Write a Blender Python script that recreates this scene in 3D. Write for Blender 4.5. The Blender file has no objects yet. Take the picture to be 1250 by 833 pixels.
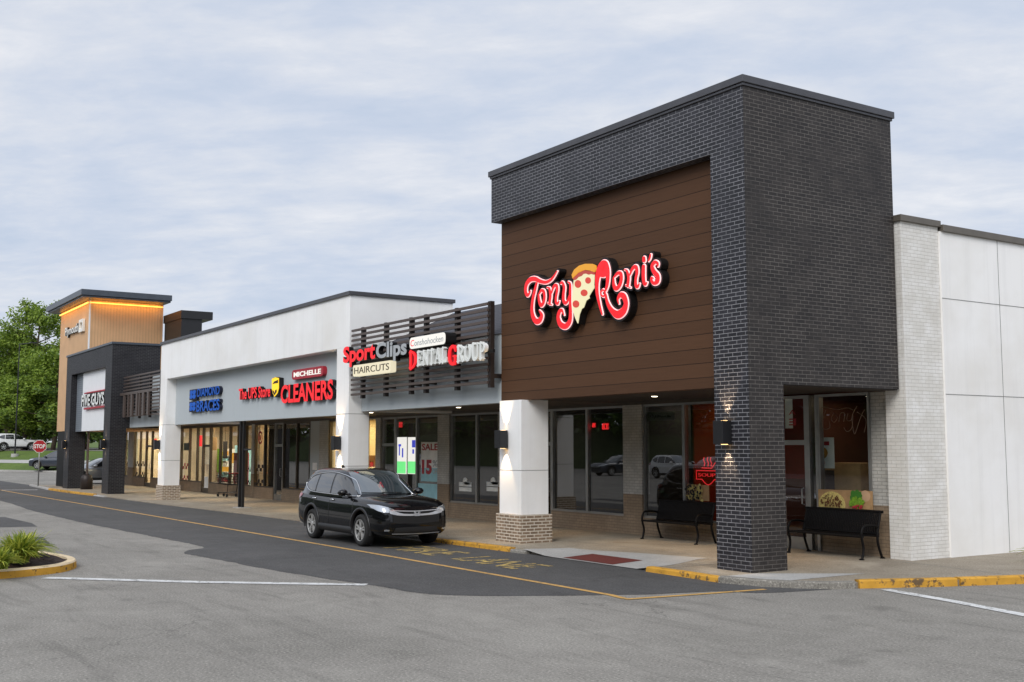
import bpy, bmesh, math, random
from mathutils import Vector, Matrix
from mathutils.bvhtree import BVHTree
random.seed(7)
R = math.radians
SC = bpy.context.scene
COL = SC.collection

# ------------------------------------------------------------------ camera
F, CX, CY, HZ = 1368.0, 625.0, 416.5, 2.15
PIT = math.atan(131 / F)
YAW = math.atan(902 / F / (math.cos(PIT) + 131 / F * math.sin(PIT)))
FW = Vector((-math.cos(YAW), math.sin(YAW), 0)); RT = Vector((FW.y, -FW.x, 0)); UP = Vector((0, 0, 1))
EYE = Vector((0, 0, HZ))

def ray(u, v):
    x = (u - CX) / F; z = -(v - CY) / F
    return FW * (math.cos(PIT) - z * math.sin(PIT)) + RT * x + UP * (math.sin(PIT) + z * math.cos(PIT))
def on_z(u, v, z=0.0):            # where a line of sight meets a level plane
    d = ray(u, v); return EYE + d * ((z - HZ) / d.z)
def on_y(u, v, y):                # ... a plane parallel to the shop fronts
    d = ray(u, v); return EYE + d * (y / d.y)
def on_x(u, v, x):
    d = ray(u, v); return EYE + d * (x / d.x)

cam = bpy.data.objects.new("camera", bpy.data.cameras.new("camera")); COL.objects.link(cam)
f3 = FW * math.cos(PIT) + UP * math.sin(PIT); u3 = -FW * math.sin(PIT) + UP * math.cos(PIT)
cam.matrix_world = Matrix(((RT.x, u3.x, -f3.x, EYE.x), (RT.y, u3.y, -f3.y, EYE.y), (RT.z, u3.z, -f3.z, EYE.z), (0, 0, 0, 1)))
cam.data.sensor_width = 36; cam.data.lens = 36 * F / 1250
cam.data.clip_start = 0.1; cam.data.clip_end = 3000
SC.camera = cam

# ------------------------------------------------------------------ materials
def srgb(r, g, b):
    f = lambda c: (c / 255 / 12.92) if c / 255 <= 0.04045 else ((c / 255 + 0.055) / 1.055) ** 2.4
    return (f(r), f(g), f(b), 1)
class NT:
    def __init__(s, name):
        s.m = bpy.data.materials.new(name); s.m.use_nodes = True
        s.t = s.m.node_tree; s.t.nodes.clear()
        s.out = s.n('ShaderNodeOutputMaterial')
    def n(s, typ, **kw):
        nd = s.t.nodes.new(typ)
        for k, v in kw.items():
            if k.startswith('i_'): nd.inputs[k[2:].replace('_', ' ')].default_value = v
            else: setattr(nd, k, v)
        return nd
    def l(s, a, b): s.t.links.new(a, b)
    def bsdf(s, **kw):
        b = s.n('ShaderNodeBsdfPrincipled')
        for k, v in kw.items(): b.inputs[k.replace('_', ' ')].default_value = v
        s.l(b.outputs[0], s.out.inputs[0]); return b
    def noise(s, vec, scale, detail=4, rough=0.55, dist=0.0):
        n = s.n('ShaderNodeTexNoise'); n.inputs['Scale'].default_value = scale; n.inputs['Detail'].default_value = detail
        n.inputs['Roughness'].default_value = rough; n.inputs['Distortion'].default_value = dist
        s.l(vec, n.inputs['Vector']); return n.outputs['Fac']
    def ramp(s, fac, stops):
        r = s.n('ShaderNodeValToRGB'); e = r.color_ramp.elements
        while len(e) < len(stops): e.new(0.5)
        for q, (p, c) in zip(e, stops): q.position = p; q.color = c if len(c) == 4 else (*c, 1)
        s.l(fac, r.inputs[0]); return r.outputs[0]
    def mix(s, fac, a, b, mode='MIX'):
        m = s.n('ShaderNodeMix', data_type='RGBA', blend_type=mode)
        for sock, v in ((m.inputs[0], fac), (m.inputs[6], a), (m.inputs[7], b)):
            if isinstance(v, (int, float)): sock.default_value = v
            elif isinstance(v, tuple): sock.default_value = v if len(v) == 4 else (*v, 1)
            else: s.l(v, sock)
        return m.outputs[2]
    def math(s, op, a, b=0.0, clamp=False):
        m = s.n('ShaderNodeMath', operation=op, use_clamp=clamp)
        for sock, v in zip(m.inputs, (a, b)):
            if isinstance(v, (int, float)): sock.default_value = v
            else: s.l(v, sock)
        return m.outputs[0]
    def mapping(s, vec, scale=(1, 1, 1), loc=(0, 0, 0), rot=(0, 0, 0)):
        m = s.n('ShaderNodeMapping'); m.inputs['Scale'].default_value = scale; m.inputs['Location'].default_value = loc
        m.inputs['Rotation'].default_value = rot; s.l(vec, m.inputs[0]); return m.outputs[0]
    def bump(s, b, h, strength=0.3, dist=0.02):
        n = s.n('ShaderNodeBump'); n.inputs['Strength'].default_value = strength; n.inputs['Distance'].default_value = dist
        s.l(h, n.inputs['Height']); s.l(n.outputs[0], b.inputs['Normal'])
def g3(v): return (v, v, v, 1)

def plain(name, col, rough=0.5, metal=0.0, var=0.12, scale=3.0, coat=0.0, bump=0.0, spec=0.5):
    """a painted or bare surface with slight uneven wear"""
    t = NT(name); b = t.bsdf(Roughness=rough, Metallic=metal)
    b.inputs['Coat Weight'].default_value = coat; b.inputs['Coat Roughness'].default_value = 0.03
    b.inputs['Specular IOR Level'].default_value = spec
    tc = t.n('ShaderNodeTexCoord').outputs['Object']
    f = t.noise(tc, scale, 5)
    lo = tuple(c * (1 - var) for c in col[:3]); hi = tuple(min(1, c * (1 + var)) for c in col[:3])
    t.l(t.ramp(f, [(0.3, lo), (0.7, hi)]), b.inputs['Base Color'])
    if bump: t.bump(b, t.noise(tc, scale * 25, 3), bump, 0.004)
    return t.m

def glow(name, col, strength=1.0, base=None):
    t = NT(name); b = t.bsdf(Roughness=0.4)
    b.inputs['Base Color'].default_value = base or col
    b.inputs['Emission Color'].default_value = col; b.inputs['Emission Strength'].default_value = strength
    return t.m

def brick(name, c1, c2, mortar, w=0.2095, h=0.0688, ms=0.006, fade=0.0, rough=0.55, bumpk=0.5, spot=None, spec=0.5):
    t = NT(name); b = t.bsdf(Roughness=rough); b.inputs['Specular IOR Level'].default_value = spec
    uv = t.n('ShaderNodeUVMap').outputs[0]
    br = t.n('ShaderNodeTexBrick'); t.l(uv, br.inputs['Vector'])
    br.inputs['Scale'].default_value = 1; br.inputs['Brick Width'].default_value = w; br.inputs['Row Height'].default_value = h
    br.inputs['Mortar Size'].default_value = ms; br.inputs['Mortar Smooth'].default_value = 0.3
    br.inputs['Color1'].default_value = c1; br.inputs['Color2'].default_value = c2
    br.inputs['Bias'].default_value = -0.2
    br.inputs['Mortar'].default_value = c1
    nz = t.noise(uv, 0.9, 5, 0.6); nz2 = t.noise(uv, 14, 3, 0.6)
    fac = br.outputs['Fac']
    if fade:
        k = t.ramp(t.math('ADD', t.math('MULTIPLY', nz, 0.7), t.math('MULTIPLY', t.noise(uv, 5.0, 3), 0.3)), [(0.40, g3(1 - fade)), (0.60, g3(1.0))])
        fac = t.math('MULTIPLY', fac, k)
    c = t.mix(fac, br.outputs['Color'], mortar)
    c = t.mix(t.math('MULTIPLY', nz2, 0.5), c, tuple(x * 0.72 for x in c1[:3]), 'MIX')
    c = t.mix(t.math('MULTIPLY', t.ramp(t.noise(uv, 2.6, 4, 0.6), [(0.45, g3(0)), (0.75, g3(1))]), 0.5), c, tuple(min(1, x * 1.5) for x in c2[:3]))
    c = t.mix(fac, c, mortar)
    if spot: c = t.mix(t.ramp(nz, [(0.55, g3(0)), (0.8, g3(0.6))]), c, spot)
    t.l(c, b.inputs['Base Color'])
    hgt = t.math('SUBTRACT', t.math('MULTIPLY', nz2, 0.3), br.outputs['Fac'])
    t.bump(b, hgt, bumpk, 0.006)
    return t.m

def planks(name, col, pitch=0.262):
    t = NT(name); b = t.bsdf(Roughness=0.62); b.inputs['Specular IOR Level'].default_value = 0.2
    uv = t.n('ShaderNodeUVMap').outputs[0]
    sep = t.n('ShaderNodeSeparateXYZ'); t.l(uv, sep.inputs[0])
    z = t.math('DIVIDE', sep.outputs[1], pitch)
    fr = t.math('FRACT', z); fl = t.math('FLOOR', z)
    gap = t.math('LESS_THAN', fr, 0.05)
    wn = t.n('ShaderNodeTexWhiteNoise', noise_dimensions='1D'); t.l(fl, wn.inputs['W'])
    grain = t.noise(t.mapping(uv, (1.5, 40, 1)), 1.0, 5, 0.6)
    f = t.math('ADD', t.math('MULTIPLY', wn.outputs[0], 0.35), t.math('MULTIPLY', grain, 0.65))
    c = t.ramp(f, [(0.2, tuple(x * 0.8 for x in col[:3])), (0.8, tuple(x * 1.2 for x in col[:3]))])
    c = t.mix(gap, c, tuple(x * 0.3 for x in col[:3]))
    t.l(c, b.inputs['Base Color'])
    t.bump(b, t.math('SUBTRACT', t.math('MULTIPLY', grain, 0.15), gap), 0.6, 0.012)
    return t.m

def battens(name, col, pitch=0.14, axis=0, rough=0.6, depth=0.015, dark=0.5):
    """ribbed cladding: narrow grooves along one UV axis"""
    t = NT(name); b = t.bsdf(Roughness=rough)
    uv = t.n('ShaderNodeUVMap').outputs[0]
    sep = t.n('ShaderNodeSeparateXYZ'); t.l(uv, sep.inputs[0])
    z = t.math('DIVIDE', sep.outputs[axis], pitch); fr = t.math('FRACT', z)
    gap = t.math('LESS_THAN', fr, 0.14)
    nz = t.noise(uv, 1.2, 5)
    c = t.ramp(nz, [(0.3, tuple(x * 0.9 for x in col[:3])), (0.7, tuple(x * 1.06 for x in col[:3]))])
    c = t.mix(gap, c, tuple(x * dark for x in col[:3])); t.l(c, b.inputs['Base Color'])
    t.bump(b, t.math('MULTIPLY', gap, -1), 0.8, depth)
    return t.m

def stucco(name, col, stain=0.14, tint=(0.75, 0.72, 0.66)):
    t = NT(name); b = t.bsdf(Roughness=0.75); b.inputs['Specular IOR Level'].default_value = 0.25
    uv = t.n('ShaderNodeUVMap').outputs[0]
    big = t.noise(uv, 0.45, 6, 0.6); streak = t.noise(t.mapping(uv, (5, 0.25, 1)), 1.0, 5, 0.6); fine = t.noise(uv, 60, 2)
    f = t.math('MULTIPLY', t.ramp(big, [(0.42, g3(0)), (0.75, g3(1))]), stain * 3)
    c = t.mix(f, col, tuple(a * q for a, q in zip(col[:3], tint)))
    c = t.mix(t.math('MULTIPLY', t.ramp(streak, [(0.5, g3(0)), (0.85, g3(1))]), stain * 2.2), c, tuple(a * 0.72 for a in col[:3]))
    t.l(c, b.inputs['Base Color']); t.bump(b, fine, 0.18, 0.003)
    return t.m

def ground_mat(name, cols, grain=1.0, crack=0.0, rough=0.85, streaks=0.0, spots=None, patch_amt=1.0):
    t = NT(name); b = t.bsdf(Roughness=rough); b.inputs['Specular IOR Level'].default_value = 0.3
    tc = t.n('ShaderNodeTexCoord').outputs['Object']
    big = t.noise(tc, 0.22, 6, 0.62, 0.4); mid = t.noise(tc, 2.2, 5, 0.65); fine = t.noise(tc, 34, 2, 0.7); fin2 = t.noise(tc, 13, 4, 0.85)
    f = t.math('ADD', t.math('MULTIPLY', big, 0.5 * patch_amt), t.math('MULTIPLY', mid, 0.28))
    f = t.math('ADD', f, t.math('MULTIPLY', fine, 0.22 * grain)); f = t.math('ADD', f, t.math('MULTIPLY', fin2, 0.12 * grain))
    c = t.ramp(f, [(0.38, cols[0]), (0.56, cols[1]), (0.75, cols[2])])
    sp = t.ramp(fine, [(0.56, g3(0)), (0.68, g3(1))])
    c = t.mix(t.math('MULTIPLY', sp, 0.45 * grain), c, tuple(min(1, x * 1.9) for x in cols[2][:3]))
    sp2 = t.ramp(fine, [(0.32, g3(1)), (0.44, g3(0))])
    c = t.mix(t.math('MULTIPLY', sp2, 0.6 * grain), c, tuple(x * 0.35 for x in cols[0][:3]))
    if streaks:
        st = t.noise(t.mapping(tc, (0.35, 3.2, 1), rot=(0, 0, R(38))), 1.0, 6, 0.7, 0.6)
        c = t.mix(t.math('MULTIPLY', t.ramp(st, [(0.52, g3(0)), (0.72, g3(1))]), streaks), c, tuple(x * 0.5 for x in cols[0][:3]))
    oil = t.noise(t.mapping(tc, (1, 1, 1), (31, 7, 0)), 0.9, 5, 0.65, 0.8)
    c = t.mix(t.math('MULTIPLY', t.ramp(oil, [(0.60, g3(0)), (0.72, g3(1))]), 0.45 * min(1, grain)), c, tuple(x * 0.55 for x in cols[0][:3]))
    pale = t.noise(t.mapping(tc, (1, 1, 1), (5, 77, 0)), 0.5, 6, 0.7, 0.5)
    c = t.mix(t.math('MULTIPLY', t.ramp(pale, [(0.55, g3(0)), (0.70, g3(1))]), 0.35), c, tuple(min(1, x * 1.22) for x in cols[2][:3]))
    if spots:
        s2 = t.noise(tc, 1.1, 3, 0.5)
        c = t.mix(t.math('MULTIPLY', t.ramp(s2, [(0.63, g3(0)), (0.72, g3(1))]), 0.35), c, spots)
    if crack:
        v = t.n('ShaderNodeTexVoronoi', feature='DISTANCE_TO_EDGE'); v.inputs['Scale'].default_value = 0.28
        wv = t.n('ShaderNodeVectorMath', operation='ADD'); t.l(tc, wv.inputs[0])
        nn = t.n('ShaderNodeTexNoise'); nn.inputs['Scale'].default_value = 1.1; nn.inputs['Detail'].default_value = 5; t.l(tc, nn.inputs['Vector'])
        sc = t.n('ShaderNodeVectorMath', operation='SCALE'); sc.inputs['Scale'].default_value = 1.6; t.l(nn.outputs['Color'], sc.inputs[0])
        t.l(sc.outputs[0], wv.inputs[1]); t.l(wv.outputs[0], v.inputs['Vector'])
        cr = t.math('LESS_THAN', v.outputs['Distance'], 0.0035)
        cr = t.math('MULTIPLY', cr, t.ramp(t.noise(tc, 0.35, 3), [(0.5, g3(0)), (0.6, g3(1))]))
        c = t.mix(t.math('MULTIPLY', cr, crack), c, tuple(x * 0.3 for x in cols[0][:3]))
    t.l(c, b.inputs['Base Color'])
    t.bump(b, t.math('ADD', t.math('MULTIPLY', fine, 0.6), fin2), 0.55 * min(1, grain), 0.012)
    return t.m

def worn_paint(name, col, under, wear=0.5, scale=7.0):
    t = NT(name); b = t.bsdf(Roughness=0.75); b.inputs['Specular IOR Level'].default_value = 0.3
    tc = t.n('ShaderNodeTexCoord').outputs['Object']
    n1 = t.noise(tc, scale, 7, 0.72); n2 = t.noise(tc, 1.3, 4)
    f = t.math('ADD', t.math('MULTIPLY', n1, 0.75), t.math('MULTIPLY', n2, 0.25))
    e = 0.66 - 0.28 * wear
    k = t.ramp(f, [(e, g3(0)), (e + 0.05, g3(1))])
    cc = t.ramp(t.noise(tc, 3.0, 5), [(0.3, tuple(x * 0.8 for x in col[:3])), (0.7, tuple(min(1, x * 1.1) for x in col[:3]))])
    t.l(t.mix(k, cc, under), b.inputs['Base Color']); t.bump(b, t.noise(tc, 50, 3, 0.7), 0.5, 0.01)
    return t.m

def glass(name, tint=(0.9, 0.93, 0.92), refl=1.0, rough=0.0):
    """clear sheet: lets light through and mirrors more at a slant"""
    t = NT(name)
    tr = t.n('ShaderNodeBsdfTransparent'); tr.inputs[0].default_value = (*tint, 1)
    gl = t.n('ShaderNodeBsdfGlossy'); gl.inputs['Roughness'].default_value = rough
    fr = t.n('ShaderNodeFresnel'); fr.inputs['IOR'].default_value = 1.62
    gm_ = t.n('ShaderNodeNewGeometry'); fac = t.math('MULTIPLY', t.math('MULTIPLY', fr.outputs[0], refl, True), t.math('SUBTRACT', 1.0, gm_.outputs['Backfacing']))
    mx = t.n('ShaderNodeMixShader'); t.l(fac, mx.inputs[0]); t.l(tr.outputs[0], mx.inputs[1]); t.l(gl.outputs[0], mx.inputs[2])
    t.l(mx.outputs[0], t.out.inputs[0]); return t.m

def leaves_mat(name, c0, c1, trans=0.3):
    t = NT(name); b = t.bsdf(Roughness=0.55)
    tc = t.n('ShaderNodeTexCoord').outputs['Object']
    oi = t.n('ShaderNodeNewGeometry')
    f = t.math('ADD', t.math('MULTIPLY', oi.outputs['Random Per Island'], 0.6), t.math('MULTIPLY', t.noise(tc, 0.6, 3), 0.5))
    c = t.ramp(f, [(0.25, c0), (0.85, c1)]); t.l(c, b.inputs['Base Color'])
    tl = t.n('ShaderNodeBsdfTranslucent'); t.l(c, tl.inputs[0])
    mx = t.n('ShaderNodeMixShader'); mx.inputs[0].default_value = trans
    t.l(b.outputs[0], mx.inputs[1]); t.l(tl.outputs[0], mx.inputs[2]); t.l(mx.outputs[0], t.out.inputs[0]); return t.m

M = {}
M['brick_skylit'] = brick('dark painted brick', srgb(33, 33, 38), srgb(50, 49, 55), srgb(146, 146, 150), ms=0.0062, fade=0.6, rough=0.45, bumpk=0.6, spec=0.4)  # bluish skylight of the front faces is put into the brick colour
M['brick_side'] = brick('dark painted brick side', srgb(40, 36, 35), srgb(57, 52, 49), srgb(118, 113, 108), ms=0.0048, fade=0.8, rough=0.5, bumpk=0.6, spec=0.35)  # same brick on side faces: browner light and fainter joints put into the colour
M['brick_black'] = brick('black painted brick', srgb(26, 26, 30), srgb(38, 37, 41), srgb(92, 91, 92), ms=0.005, fade=0.7, rough=0.5, bumpk=0.6, spec=0.3)
M['brick_tan'] = brick('tan pier brick', srgb(122, 104, 86), srgb(150, 128, 106), srgb(208, 198, 182), ms=0.012, rough=0.8, bumpk=0.6)
M['brick_white'] = brick('white painted brick', srgb(226, 223, 216), srgb(234, 231, 225), srgb(196, 192, 184), h=0.0688, ms=0.004, rough=0.7, bumpk=0.7, spot=srgb(196, 190, 180))
M['brick_wallwhite'] = brick('off white block wall', srgb(184, 182, 176), srgb(192, 190, 184), srgb(150, 148, 142), w=0.2, h=0.0688, ms=0.006, rough=0.7, bumpk=0.7)
M['brick_knee'] = brick('tan painted block', srgb(140, 121, 100), srgb(147, 128, 106), srgb(116, 100, 82), ms=0.006, rough=0.75, bumpk=0.6)
M['planks'] = planks('brown plank cladding', srgb(85, 59, 41))
M['tan_clad'] = battens('tan batten cladding', srgb(216, 174, 130), 0.155, 0, 0.6, 0.012, 0.72)
M['corrugated'] = battens('grey ribbed metal', srgb(130, 138, 146), 0.11, 1, 0.4, 0.03, 0.45)
M['shingle'] = battens('dark roof shingle', srgb(66, 66, 72), 0.16, 1, 0.85, 0.02, 0.35)
M['white'] = stucco('white render', srgb(247, 247, 246), 0.17); M['white_side'] = stucco('white render side', srgb(247, 246, 244), 0.17)
M['grey'] = stucco('pale grey render', srgb(186, 193, 196), 0.08, (0.88, 0.88, 0.88))
M['joint'] = plain('render joint', srgb(128, 128, 126), 0.9)
M['coping'] = plain('dark metal coping', srgb(78, 78, 82), 0.38, 0.3); M['coping_brown'] = plain('bronze metal coping', srgb(104, 98, 90), 0.4, 0.3)
M['coping_blue'] = plain('slate metal fascia', srgb(74, 80, 88), 0.35, 0.3)
M['soffit'] = plain('dark soffit board', srgb(46, 38, 33), 0.7); M['soffit_l'] = plain('soffit board', srgb(74, 66, 57), 0.7)
M['slat'] = plain('bronze slat metal', srgb(92, 80, 74), 0.42, 0.2); M['slat_dark'] = plain('dark bronze post', srgb(48, 40, 37), 0.5, 0.2)
M['black'] = plain('black metal', srgb(28, 28, 30), 0.38); M['black_soft'] = plain('black coated metal', srgb(17, 15, 15), 0.5, spec=0.15)
M['alu'] = plain('brushed aluminium', srgb(160, 160, 158), 0.35, 0.85); M['alu_dark'] = plain('bronze aluminium', srgb(84, 76, 66), 0.45, 0.5)
M['glass'] = glass('shop glass', refl=1.1); M['glass_dark'] = glass('tinted shop glass', (0.6, 0.62, 0.61), 2.1)
M['glass_red'] = glass('red film glass', (0.55, 0.06, 0.04), 1.0)
M['room_dark'] = plain('dim shop interior', srgb(92, 84, 78), 0.8); M['room_warm'] = plain('shop interior', srgb(206, 192, 170), 0.8, var=.25, scale=.6)
M['room_red'] = plain('brown painted interior', srgb(86, 44, 34), 0.7); M['room_redp'] = plain('dark red board', srgb(122, 30, 22), 0.6); M['room_orange'] = plain('orange painted interior', srgb(196, 106, 40), 0.7)
M['asphalt_old'] = ground_mat('worn grey asphalt', [srgb(114, 111, 104), srgb(136, 132, 125), srgb(153, 149, 141)], 0.95, 0.4, streaks=0.4)
M['asphalt_new'] = ground_mat('darker lane asphalt', [srgb(70, 69, 68), srgb(84, 83, 82), srgb(99, 97, 95)], 0.8, 0.3, streaks=0.3, patch_amt=0.9)
M['concrete'] = ground_mat('tan concrete walk', [srgb(124, 113, 98), srgb(152, 142, 126), srgb(182, 172, 156)], 0.7, 0.3, 0.7, spots=srgb(104, 80, 56))
M['concrete_grey'] = ground_mat('pale concrete', [srgb(158, 156, 152), srgb(176, 174, 170), srgb(190, 188, 184)], 0.4, 0.0, 0.8)
M['kerb'] = ground_mat('grey kerb stone', [srgb(104, 100, 94), srgb(132, 128, 120), srgb(154, 150, 142)], 0.9, 0.0)
M['yellow_kerb'] = worn_paint('worn yellow kerb paint', srgb(206, 154, 58), srgb(104, 84, 60), 0.5)
M['cream_kerb'] = worn_paint('faded kerb top', srgb(226, 204, 168), srgb(150, 130, 104), 0.3, 4)
M['yellow_line'] = worn_paint('worn yellow line', srgb(200, 158, 92), srgb(112, 104, 88), 0.4, 9)
M['yellow_text'] = worn_paint('faded yellow letters', srgb(196, 168, 96), srgb(96, 92, 82), 0.6, 12)
M['white_line'] = worn_paint('worn white line', srgb(214, 214, 212), srgb(150, 149, 146), 0.5, 9)
M['tactile'] = ground_mat('red tactile paving', [srgb(96, 46, 40), srgb(112, 54, 46), srgb(126, 66, 56)], 0.4)
M['mulch'] = ground_mat('dark bark mulch', [srgb(28, 20, 18), srgb(48, 35, 30), srgb(70, 54, 46)], 1.0)
M['grass'] = ground_mat('mown grass', [srgb(66, 84, 34), srgb(86, 106, 44), srgb(106, 124, 58)], 0.8)
M['grass_dark'] = ground_mat('unseen bank cover', [srgb(36, 48, 24), srgb(52, 66, 32), srgb(70, 84, 42)], 0.8)
M['leaf'] = leaves_mat('tree leaves', srgb(84, 112, 34), srgb(160, 182, 72), 0.4); M['leaf2'] = leaves_mat('dark tree leaves', srgb(58, 84, 32), srgb(112, 138, 56), 0.3)
M['blade'] = leaves_mat('lily blades', srgb(96, 124, 36), srgb(204, 206, 84), 0.35)
M['bark'] = plain('bark', srgb(82, 70, 58), 0.9, bump=0.5)
M['chrome'] = plain('chrome', srgb(225, 226, 228), 0.08, 1.0, 0.02); M['rim'] = plain('machined alloy', srgb(168, 166, 162), 0.3, 0.9, 0.05)
M['tyre'] = plain('tyre rubber', srgb(30, 30, 30), 0.8); M['plastic'] = plain('black plastic', srgb(26, 26, 27), 0.55)
M['car_black'] = plain('black car paint', srgb(11, 12, 15), 0.35, 0.0, 0.02, coat=1.0, spec=0.05); M['car_white'] = plain('white car paint', srgb(228, 228, 226), 0.3, 0.0, 0.02, coat=1.0)
M['car_silver'] = plain('silver car paint', srgb(150, 154, 160), 0.3, 0.5, 0.02, coat=1.0); M['car_navy'] = plain('dark slate car paint', srgb(52, 58, 68), 0.3, 0.2, 0.02, coat=1.0)
M['car_glass'] = plain('dark car glass', srgb(20, 23, 25), 0.03, 0.0, 0.02, spec=1.0, coat=1.0)
M['lens_clear'] = plain('headlamp lens', srgb(190, 194, 198), 0.12, 0.7, 0.1, coat=1.0); M['lens_red'] = plain('tail lamp lens', srgb(150, 16, 18), 0.15, 0.0, 0.05, coat=1.0)
M['red_lit'] = glow('lit red letter face', srgb(250, 30, 40), 0.8, srgb(150, 12, 18)); M['red_deep'] = glow('lit crimson face', srgb(240, 22, 40), 0.8, srgb(220, 20, 36))
M['pink_lit'] = glow('lit pale pink edge', srgb(255, 200, 200), 0.9); M['white_lit'] = glow('lit white face', srgb(252, 249, 242), 0.8, srgb(120, 118, 112))
M['cream_lit'] = glow('lit cream face', srgb(246, 236, 204), 0.75, srgb(120, 112, 96)); M['cheese'] = glow('lit pale cheese face', srgb(250, 242, 196), 0.75, srgb(120, 116, 90))
M['crust'] = glow('lit golden crust', srgb(240, 168, 48), 0.75, srgb(120, 80, 24)); M['sauce'] = glow('lit tomato sauce', srgb(150, 58, 48), 0.8); M['pepperoni'] = glow('lit pepperoni', srgb(176, 58, 46), 0.8)
M['sign_black'] = plain('black sign return', srgb(14, 13, 13), 0.5); M['grey_letter'] = plain('grey letter face', srgb(176, 180, 182), 0.4)
M['blue_letter'] = plain('blue letter face', srgb(30, 98, 200), 0.5, spec=0.2); M['navy'] = plain('navy letter return', srgb(14, 22, 46), 0.5)
M['letter_white'] = plain('white letter', srgb(238, 240, 236), 0.45); M['shield'] = glow('lit yellow shield', srgb(246, 200, 34), 0.7); M['shield_brown'] = plain('dark brown mark', srgb(52, 36, 20), 0.5)
M['red_paint'] = plain('red enamel', srgb(176, 26, 34), 0.4); M['brand_red'] = plain('crimson board', srgb(176, 40, 56), 0.5)
M['white_gloss'] = plain('white panel', srgb(236, 238, 240), 0.45, var=0.03); M['green_screen'] = glow('lit green screen', srgb(110, 226, 130), 0.9)
M['lamp_warm'] = glow('warm lamp', (1.0, 0.62, 0.25, 1), 6.0); M['lamp_white'] = glow('downlight', (1.0, 0.85, 0.62, 1), 8.0); M['led_orange'] = glow('orange cove light', (1.0, 0.50, 0.10, 1), 1.5)
M['neon'] = glow('red neon', (1.0, 0.035, 0.04, 1), 1.5); M['poster_blue'] = plain('pale blue poster', srgb(160, 214, 226), 0.5); M['poster_white'] = plain('poster paper', srgb(246, 247, 244), 0.6)
M['galv'] = plain('galvanised post', srgb(150, 152, 152), 0.4, 0.6); M['wire'] = plain('grey wire', srgb(70, 68, 68), 0.4, 0.6)
M['dish_brown'] = plain('toasted topping', srgb(112, 70, 40), 0.7, var=0.5, scale=40); M['dish_green'] = plain('salad leaf', srgb(116, 160, 40), 0.6, var=0.4, scale=25)
M['board_wood'] = plain('wood table print', srgb(176, 140, 98), 0.6, var=0.15, scale=8); M['dish_pale'] = plain('cheese topping print', srgb(216, 196, 120), 0.6, var=0.3, scale=30)
M['smoke'] = plain('dark poster print', srgb(36, 30, 26), 0.7); M['purple'] = plain('deep purple board', srgb(58, 30, 38), 0.6)

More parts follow.
